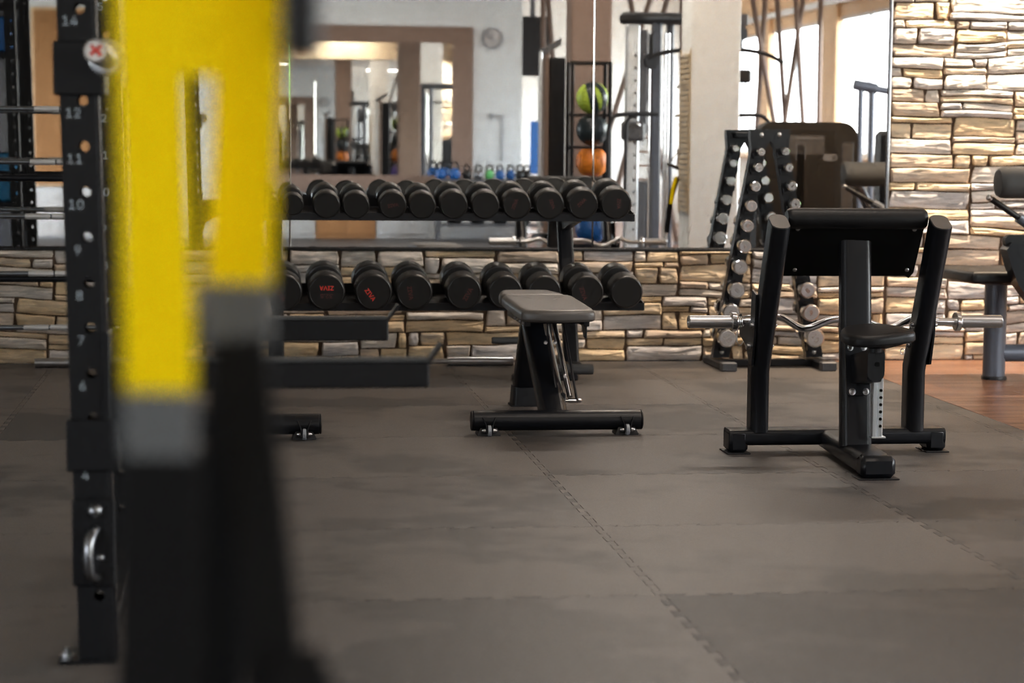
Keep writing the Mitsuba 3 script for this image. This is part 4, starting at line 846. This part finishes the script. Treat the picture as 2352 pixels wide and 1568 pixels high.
part(t, 'pull_up_bar', J(tube(fillet([(2.90, CY + 0.10, 2.09), (3.05, CY + 0.10, 2.10), (3.25, CY, 2.11), (3.50, CY - 0.1, 2.11)], 0.08, 5), 0.032, 14)), 'black_plastic', 50)
part(t, 'top_beam', bx(2.96, 3.95, CY - 0.20, CY - 0.10, 2.07, 2.16, 0.01), 'dark_grey', 30)
part(t, 'pulley', J(lathe([(0.052, -0.012), (0.060, -0.012), (0.052, 0), (0.060, 0.012), (0.052, 0.012)], (3.155, CY + 0.06, 1.78), (0.3, 1, 0), 24), bx(3.14, 3.17, CY + 0.04, CY + 0.055, 1.80, 1.99)), 'black_plastic', 35)
part(t, 'weight_stack', J(*[bx(3.09, 3.24, CY - 0.14, CY - 0.052, 0.25 + 0.036 * k, 0.283 + 0.036 * k, 0.002) for k in range(20)]), 'dark_grey', 25)
part(t, 'stack_label', bx(3.078, 3.150, CY - 0.021, CY - 0.017, 0.86, 1.22, 0.001), 'poster')
for k in range(4): part(t, 'label_stripe', bx(3.076, 3.152, CY - 0.0175, CY - 0.0155, 0.865 + 0.107 * k, 0.880 + 0.107 * k, 0.0005), 'brown_paint')
part(t, 'carriage', bx(2.93, 3.11, CY + 0.02, CY + 0.10, 1.17, 1.32, 0.02), 'dark_grey', 30)
part(t, 'carriage_knob', dome((3.05, CY + 0.10, 1.29), (0, 1, 0), 0.02, 0.03), 'chrome', 40)
part(t, 'arm', tube(fillet([(3.20, CY + 0.10, 1.375), (3.00, CY + 0.16, 1.375), (2.83, CY + 0.2, 1.36), (2.80, CY + 0.2, 1.25), (2.80, CY + 0.2, 0.75)], 0.07, 6), 0.016, 12), 'black_plastic', 50)
part(t, 'arm', tube(fillet([(3.06, CY + 0.14, 1.375), (2.95, CY + 0.16, 1.34), (2.94, CY + 0.16, 0.6)], 0.05, 6), 0.013, 12), 'black_plastic', 50)
q = thing('pull_down_bar', 'black curved pull-down bar hanging behind the pegboard column in the mirror', 'bar')
part(q, 'bar', tube(fillet([(3.105, CY + 0.16, 1.80), (3.20, CY + 0.16, 1.835), (3.36, CY + 0.15, 1.865), (3.85, CY + 0.14, 1.875), (4.05, CY + 0.15, 1.84), (4.165, CY + 0.16, 1.775)], 0.09, 5), 0.0155, 12), 'black_plastic', 50)
part(q, 'hanger', tube([(3.84, CY + 0.12, 1.875), (3.84, CY + 0.10, 2.02)], 0.012, 8), 'black_plastic')
part(q, 'clip', bx(3.79, 3.92, CY + 0.12, CY + 0.16, 1.62, 1.72, 0.015), 'black_plastic')
part(q, 'chain', tube([(3.88, CY + 0.14, 1.62), (3.90, CY + 0.13, 1.45)], 0.012, 8), 'chrome')
part(t, 'far_column', bx(3.80, 3.88, CY - 0.10, CY - 0.02, 0, 2.06, 0.012), 'alu', 30)
part(t, 'far_pulley', lathe([(0.05, -0.012), (0.058, -0.012), (0.05, 0), (0.058, 0.012), (0.05, 0.012)], (3.84, CY + 0.09, 2.0), (0.3, 1, 0), 22), 'black_plastic', 35)
part(t, 'far_arm', tube(fillet([(3.74, CY + 0.18, 1.37), (4.00, CY + 0.18, 1.375), (4.08, CY + 0.18, 1.30), (4.10, CY + 0.18, 0.9)], 0.05, 5), 0.015, 12), 'black_plastic', 50)
# pegboard column
t = thing('pegboard_column', 'cream square column with a perforated tool board on its side, seen in the mirror', 'column')
part(t, 'shaft', bx(3.268, 3.632, 6.60, 6.96, 0, ZC, 0.008), 'cream_paint')
for k in range(30):
    z = 0.655 + 0.0388 * k
    part(t, 'board_slat', bx(3.250, 3.266, 6.63, 6.945, z, z + 0.024, 0.002), 'peg_tan', 25)
for y in (6.61, 6.945): part(t, 'board_edge', bx(3.258, 3.269, y, y + 0.012, 0.64, 1.84), 'peg_tan', 25)
for z, y in [(1.78, 6.90), (1.565, 6.86), (1.355, 6.80), (1.106, 6.88), (0.90, 6.80)]:
    part(t, 'peg', J(cy((3.195, y, z), (3.268, y, z), 0.008, 10), dome((3.195, y, z), (-1, 0, 0), 0.013, 0.011)), 'chrome', 40)
q = thing('pull_stirrup', 'chrome triangular cable stirrup hanging on the pegboard column', 'stirrup')
part(q, 'frame', tube(fillet([(3.20, 6.88, 1.10), (3.145, 6.90, 1.03), (3.13, 6.86, 1.00), (3.205, 6.82, 0.975), (3.20, 6.88, 1.10)], 0.015, 4), 0.0055, 8), 'chrome', 50)
part(q, 'grip', cy((3.125, 6.862, 1.002), (3.21, 6.818, 0.97), 0.012, 12), 'foam')
q = thing('pull_rope', 'black and yellow pull rope hanging on the pegboard column', 'rope')
part(q, 'rope', tube(fillet([(3.205, 6.80, 0.895), (3.155, 6.84, 0.75), (3.125, 6.86, 0.50)], 0.05, 5), 0.020, 10), 'webbing', 50)
part(q, 'strap', tube(fillet([(3.202, 6.80, 0.90), (3.17, 6.86, 0.84), (3.145, 6.9, 0.71)], 0.03, 5), 0.013, 10), 'yellow_strap', 50)
# weight stack machine with its rounded shroud (its reflection stands behind the chrome dumbbell tower)
t = thing('weight_machine', 'dark weight stack machine with a rounded shroud, reflected behind the chrome dumbbell tower', 'gym machine')
MX0, MX1, MYF = 3.406, 4.086, 8.46
part(t, 'shroud', J(tr(xf(ext([(a, b) for a, b in rr(0.68, 1.36, 0.11, 8)], 0.16), basis((3.746, MYF, 0.62), (-1, 0, 0), (0, 0, 1))), 0, -0.16, 0)), 'shell', 35)
part(t, 'side_panel', bx(3.975, 4.055, MYF - 0.002, MYF + 0.008, 0.10, 1.17, 0.003), 'dark_grey')
part(t, 'front_panel', bx(3.455, 3.935, MYF - 0.002, MYF + 0.012, 0.10, 1.245, 0.004), 'black_plastic')
part(t, 'slot', J(bx(3.672, 3.720, MYF + 0.0115, MYF + 0.0135, 0.20, 1.125, 0.0005), lathe([(0.024, 0), (0.024, 0.002), (0, 0.002)], (3.696, MYF + 0.0115, 1.125), (0, 1, 0), 20)), 'hole_black', 25)
part(t, 'slot_rim', tube(fillet([(3.665, MYF + 0.013, 1.05), (3.665, MYF + 0.013, 1.165), (3.727, MYF + 0.013, 1.165), (3.727, MYF + 0.013, 1.05)], 0.03, 6), 0.003, 8), 'mid_grey', 40)
part(t, 'sign_panel', J(bx(3.575, 3.855, MYF + 0.011, MYF + 0.0135, 1.085, 1.215, 0.001)), 'dark_grey')
SR = random.Random(2); x = 3.845
while x > 3.60:
    w = SR.choice((0.004, 0.007, 0.009)); part(t, 'sign_stroke', box(x - w, x, MYF + 0.0133, MYF + 0.0142, 1.188, 1.188 + SR.choice((0.012, 0.014, 0.014))), 'mid_grey', False); x -= w + 0.0045
part(t, 'lock_pill', xf(ext([(a, b) for a, b in rr(0.098, 0.046, 0.0229, 6)], 0.004), basis((3.895, MYF + 0.012, 1.068), (-1, 0, 0), (0, 0, 1))), 'mid_grey', 30, label='pale grey pill shaped badge')
part(t, 'lock_ring', lathe([(0.017, 0), (0.017, 0.002), (0, 0.002)], (3.920, MYF + 0.016, 1.068), (0, 1, 0), 18), 'dark_grey', 30)
part(t, 'base', bx(3.42, 4.07, 8.0, 8.50, 0, 0.06, 0.01), 'dark_grey')
part(t, 'arm', tube(fillet([(4.10, 8.30, 1.02), (4.18, 8.25, 0.98), (4.32, 8.25, 0.93), (4.6, 8.25, 0.85)], 0.1, 5), 0.035, 14), 'grey_frame', 50)
part(t, 'arm', tube(fillet([(4.13, 8.30, 0.90), (4.20, 8.25, 0.80), (4.42, 8.25, 0.30), (4.45, 8.25, 0.03)], 0.1, 5), 0.036, 14), 'grey_frame', 50)
part(t, 'body_post', bx(4.36, 4.60, 7.9, 8.1, 0, 1.25, 0.03), 'shell', 30)
t = thing('standing_handle', 'dark grey machine handle frame by the window, reflected next to the tall stone wall', 'gym machine')
part(t, 'bar', lathe([(0.045, 0), (0.045, 0.20), (0.03, 0.21), (0.03, 0.60)], (5.21, 4.46, 1.665), (1, 0, -0.18), 18), 'grey_frame', 50)
for x in (5.27, 5.37): part(t, 'leg', cy((x, 4.46, 0.02), (x, 4.46, 1.64), 0.024, 14), 'grey_frame')
part(t, 'base', bx(5.15, 5.65, 4.2, 4.8, 0, 0.06, 0.01), 'dark_grey')
# pulley tower with black stack near the back
t = thing('pulley_tower', 'grey pulley tower with tall black stack guard beside the brown pillar, in the mirror', 'gym machine')
for k in range(6): part(t, 'guard_rib', bx(2.500 + 0.0195 * k, 2.515 + 0.0195 * k, 5.16, 5.20, 0.05, 1.82, 0.003), 'black_plastic', 25)
part(t, 'guard', bx(2.495, 2.618, 5.10, 5.16, 0.05, 1.83, 0.004), 'black_plastic', 25)
part(t, 'frame_post', bx(2.405, 2.430, 5.12, 5.19, 0, 1.88, 0.007), 'alu', 30)
part(t, 'frame_post', bx(2.455, 2.490, 5.08, 5.15, 0, 1.89, 0.007), 'brown_paint', 30)
part(t, 'top_arm', hull([(x, y, z) for y in (5.12, 5.18) for x, z in ((2.405, 1.83), (2.405, 1.89), (2.58, 1.93), (2.58, 1.985))]), 'dark_grey', 30)
part(t, 'base', bx(2.39, 2.605, 4.95, 5.22, 0, 0.05, 0.008), 'dark_grey')
# dark screen hanging in the far corner
t = thing('wall_screen', 'black hanging screen in the far corner beyond the back wall, seen in the mirror', 'screen')
part(t, 'housing', bx(3.50, 3.88, -4.60, -4.54, 1.98, 2.72, 0.01), 'black_plastic')
part(t, 'bracket', bx(3.64, 3.70, -4.60, -4.56, 2.7, ZC, 0.004), 'dark_grey')
t = thing('towel_banner', 'blue and pale banner standing in the far bright corner, seen in the mirror', 'banner')
part(t, 'cloth', bx(3.70, 3.80, -4.9, -4.885, 0.75, 1.42, 0.003), 'blue')
part(t, 'cloth_white', bx(3.80, 3.99, -4.9, -4.885, 0.75, 1.20, 0.003), 'poster')
part(t, 'pole', J(cy((3.69, -4.895, 0), (3.69, -4.895, 1.5), 0.012, 10), bx(3.6, 3.8, -5.0, -4.8, 0, 0.02)), 'alu')
# slanted brown poles as a room divider
P_ = [(3.432, 3.455, 1), (3.50, 3.62, 2), (4.43, 4.72, 1), (4.67, 4.25, 2), (4.88, 4.53, 3), (5.03, 5.05, 1), (5.857, 6.13, 1), (6.015, 5.95, 2), (6.18, 6.30, 3), (6.36, 6.47, 1), (6.456, 6.274, 2), (6.651, 6.656, 1)]
for i, (x0, x1, k) in enumerate(P_):
    sl_ = (x1 - x0) / 1.37
    t = thing('screen_pole', f'brown slanted pole of the room divider, {ORD[i]} in the row seen in the mirror', 'pole', 'slanted divider poles')
    yv = -1.88 - 0.075 * k
    part(t, 'rod', cy((x0 + sl_ * (2.78 - 0.02), yv, 0.02), (x0 - sl_ * (ZC - 2.78), yv, ZC - 0.01), 0.030, 14), 'pole_brown')
    part(t, 'socket', J(lathe([(0.045, 0), (0.045, 0.02)], (x0 + sl_ * 2.77, yv, -0.001), (0, 0, 1), 16), lathe([(0.045, 0), (0.045, 0.02)], (x0 - sl_ * (ZC - 2.78), yv, ZC - 0.021), (0, 0, 1), 16)), 'dark_steel')
# left of the back wall, seen past the power rack
t = thing('wood_panel', 'tall orange wood cupboard on the back wall, mirrored left of the power rack', 'cupboard')
part(t, 'door', bx(-2.32, -1.86, YB + 0.044, YB + 0.074, 0.63, 2.62, 0.004), 'orange_wood')
part(t, 'door', bx(-1.85, -1.40, YB + 0.044, YB + 0.074, 0.63, 2.62, 0.004), 'orange_wood')
part(t, 'body', bx(-2.36, -1.36, YB + 0.001, YB + 0.044, 0.60, 2.66, 0.004), 'frame_wood')
t = thing('white_chest', 'white low chest of drawers under the orange wood cupboard, seen in the mirror', 'cupboard')
part(t, 'body', bx(-2.38, -1.36, YB + 0.03, YB + 0.30, 0, 0.58, 0.004), 'door_white')
for k in range(3): part(t, 'drawer', bx(-2.36 + 0.34 * k, -2.03 + 0.34 * k, YB + 0.30, YB + 0.315, 0.03, 0.55, 0.003), 'sticker_white')
t = thing('storage_frame', 'black storage frame with blue step boxes, at the far left in the mirror', 'shelf')
SY = 1.46
for x in (-2.66, -2.00): 
    for y in (SY - 0.22, SY + 0.22): part(t, 'post', bx(x - 0.03, x + 0.03, y - 0.03, y + 0.03, 0, 2.55, 0.004), 'black_metal')
for z in (0.50, 1.90, 2.36): part(t, 'shelf', J(bx(-2.66, -2.00, SY - 0.22, SY - 0.18, z, z + 0.05, 0.004), bx(-2.66, -2.00, SY + 0.18, SY + 0.22, z, z + 0.05, 0.004), bx(-2.62, -2.04, SY - 0.2, SY + 0.2, z + 0.048, z + 0.054, 0.001)), 'black_metal')
part(t, 'back_panel', bx(-2.63, -2.03, SY - 0.236, SY - 0.226, 0.1, 2.5, 0.002), 'mid_grey')
for i, (z, lab, m) in enumerate([(1.955, 'blue foam step box on the high shelf of the storage frame', 'blue'), (0.556, 'blue step box on the low shelf of the storage frame', 'blue_dark')]):
    q = thing('step_box', lab, 'box'); h = 0.32 if i == 0 else 0.45
    part(q, 'block', bx(-2.56, -2.09, SY - 0.17, SY + 0.19, z, z + h, 0.02), m, 40)
    part(q, 'top_mat', bx(-2.55, -2.10, SY - 0.16, SY + 0.18, z + h, z + h + 0.012, 0.004), 'black_plastic')
q = thing('weight_plate', 'red and blue weight plate leaning at the far left in the mirror', 'weight plate')
part(q, 'disc', lathe([(0.02, 0), (0.17, 0), (0.18, 0.006), (0.18, 0.034), (0.17, 0.04), (0.02, 0.04)], (-2.40, SY + 0.29, 0.182), (0, 1, 0.06), 32), 'blue', 35)
part(q, 'centre', lathe([(0.02, 0.0405), (0.09, 0.0415), (0.09, 0.043), (0.02, 0.043)], (-2.40, SY + 0.29, 0.182), (0, 1, 0.06), 28), 'print_red', 35)
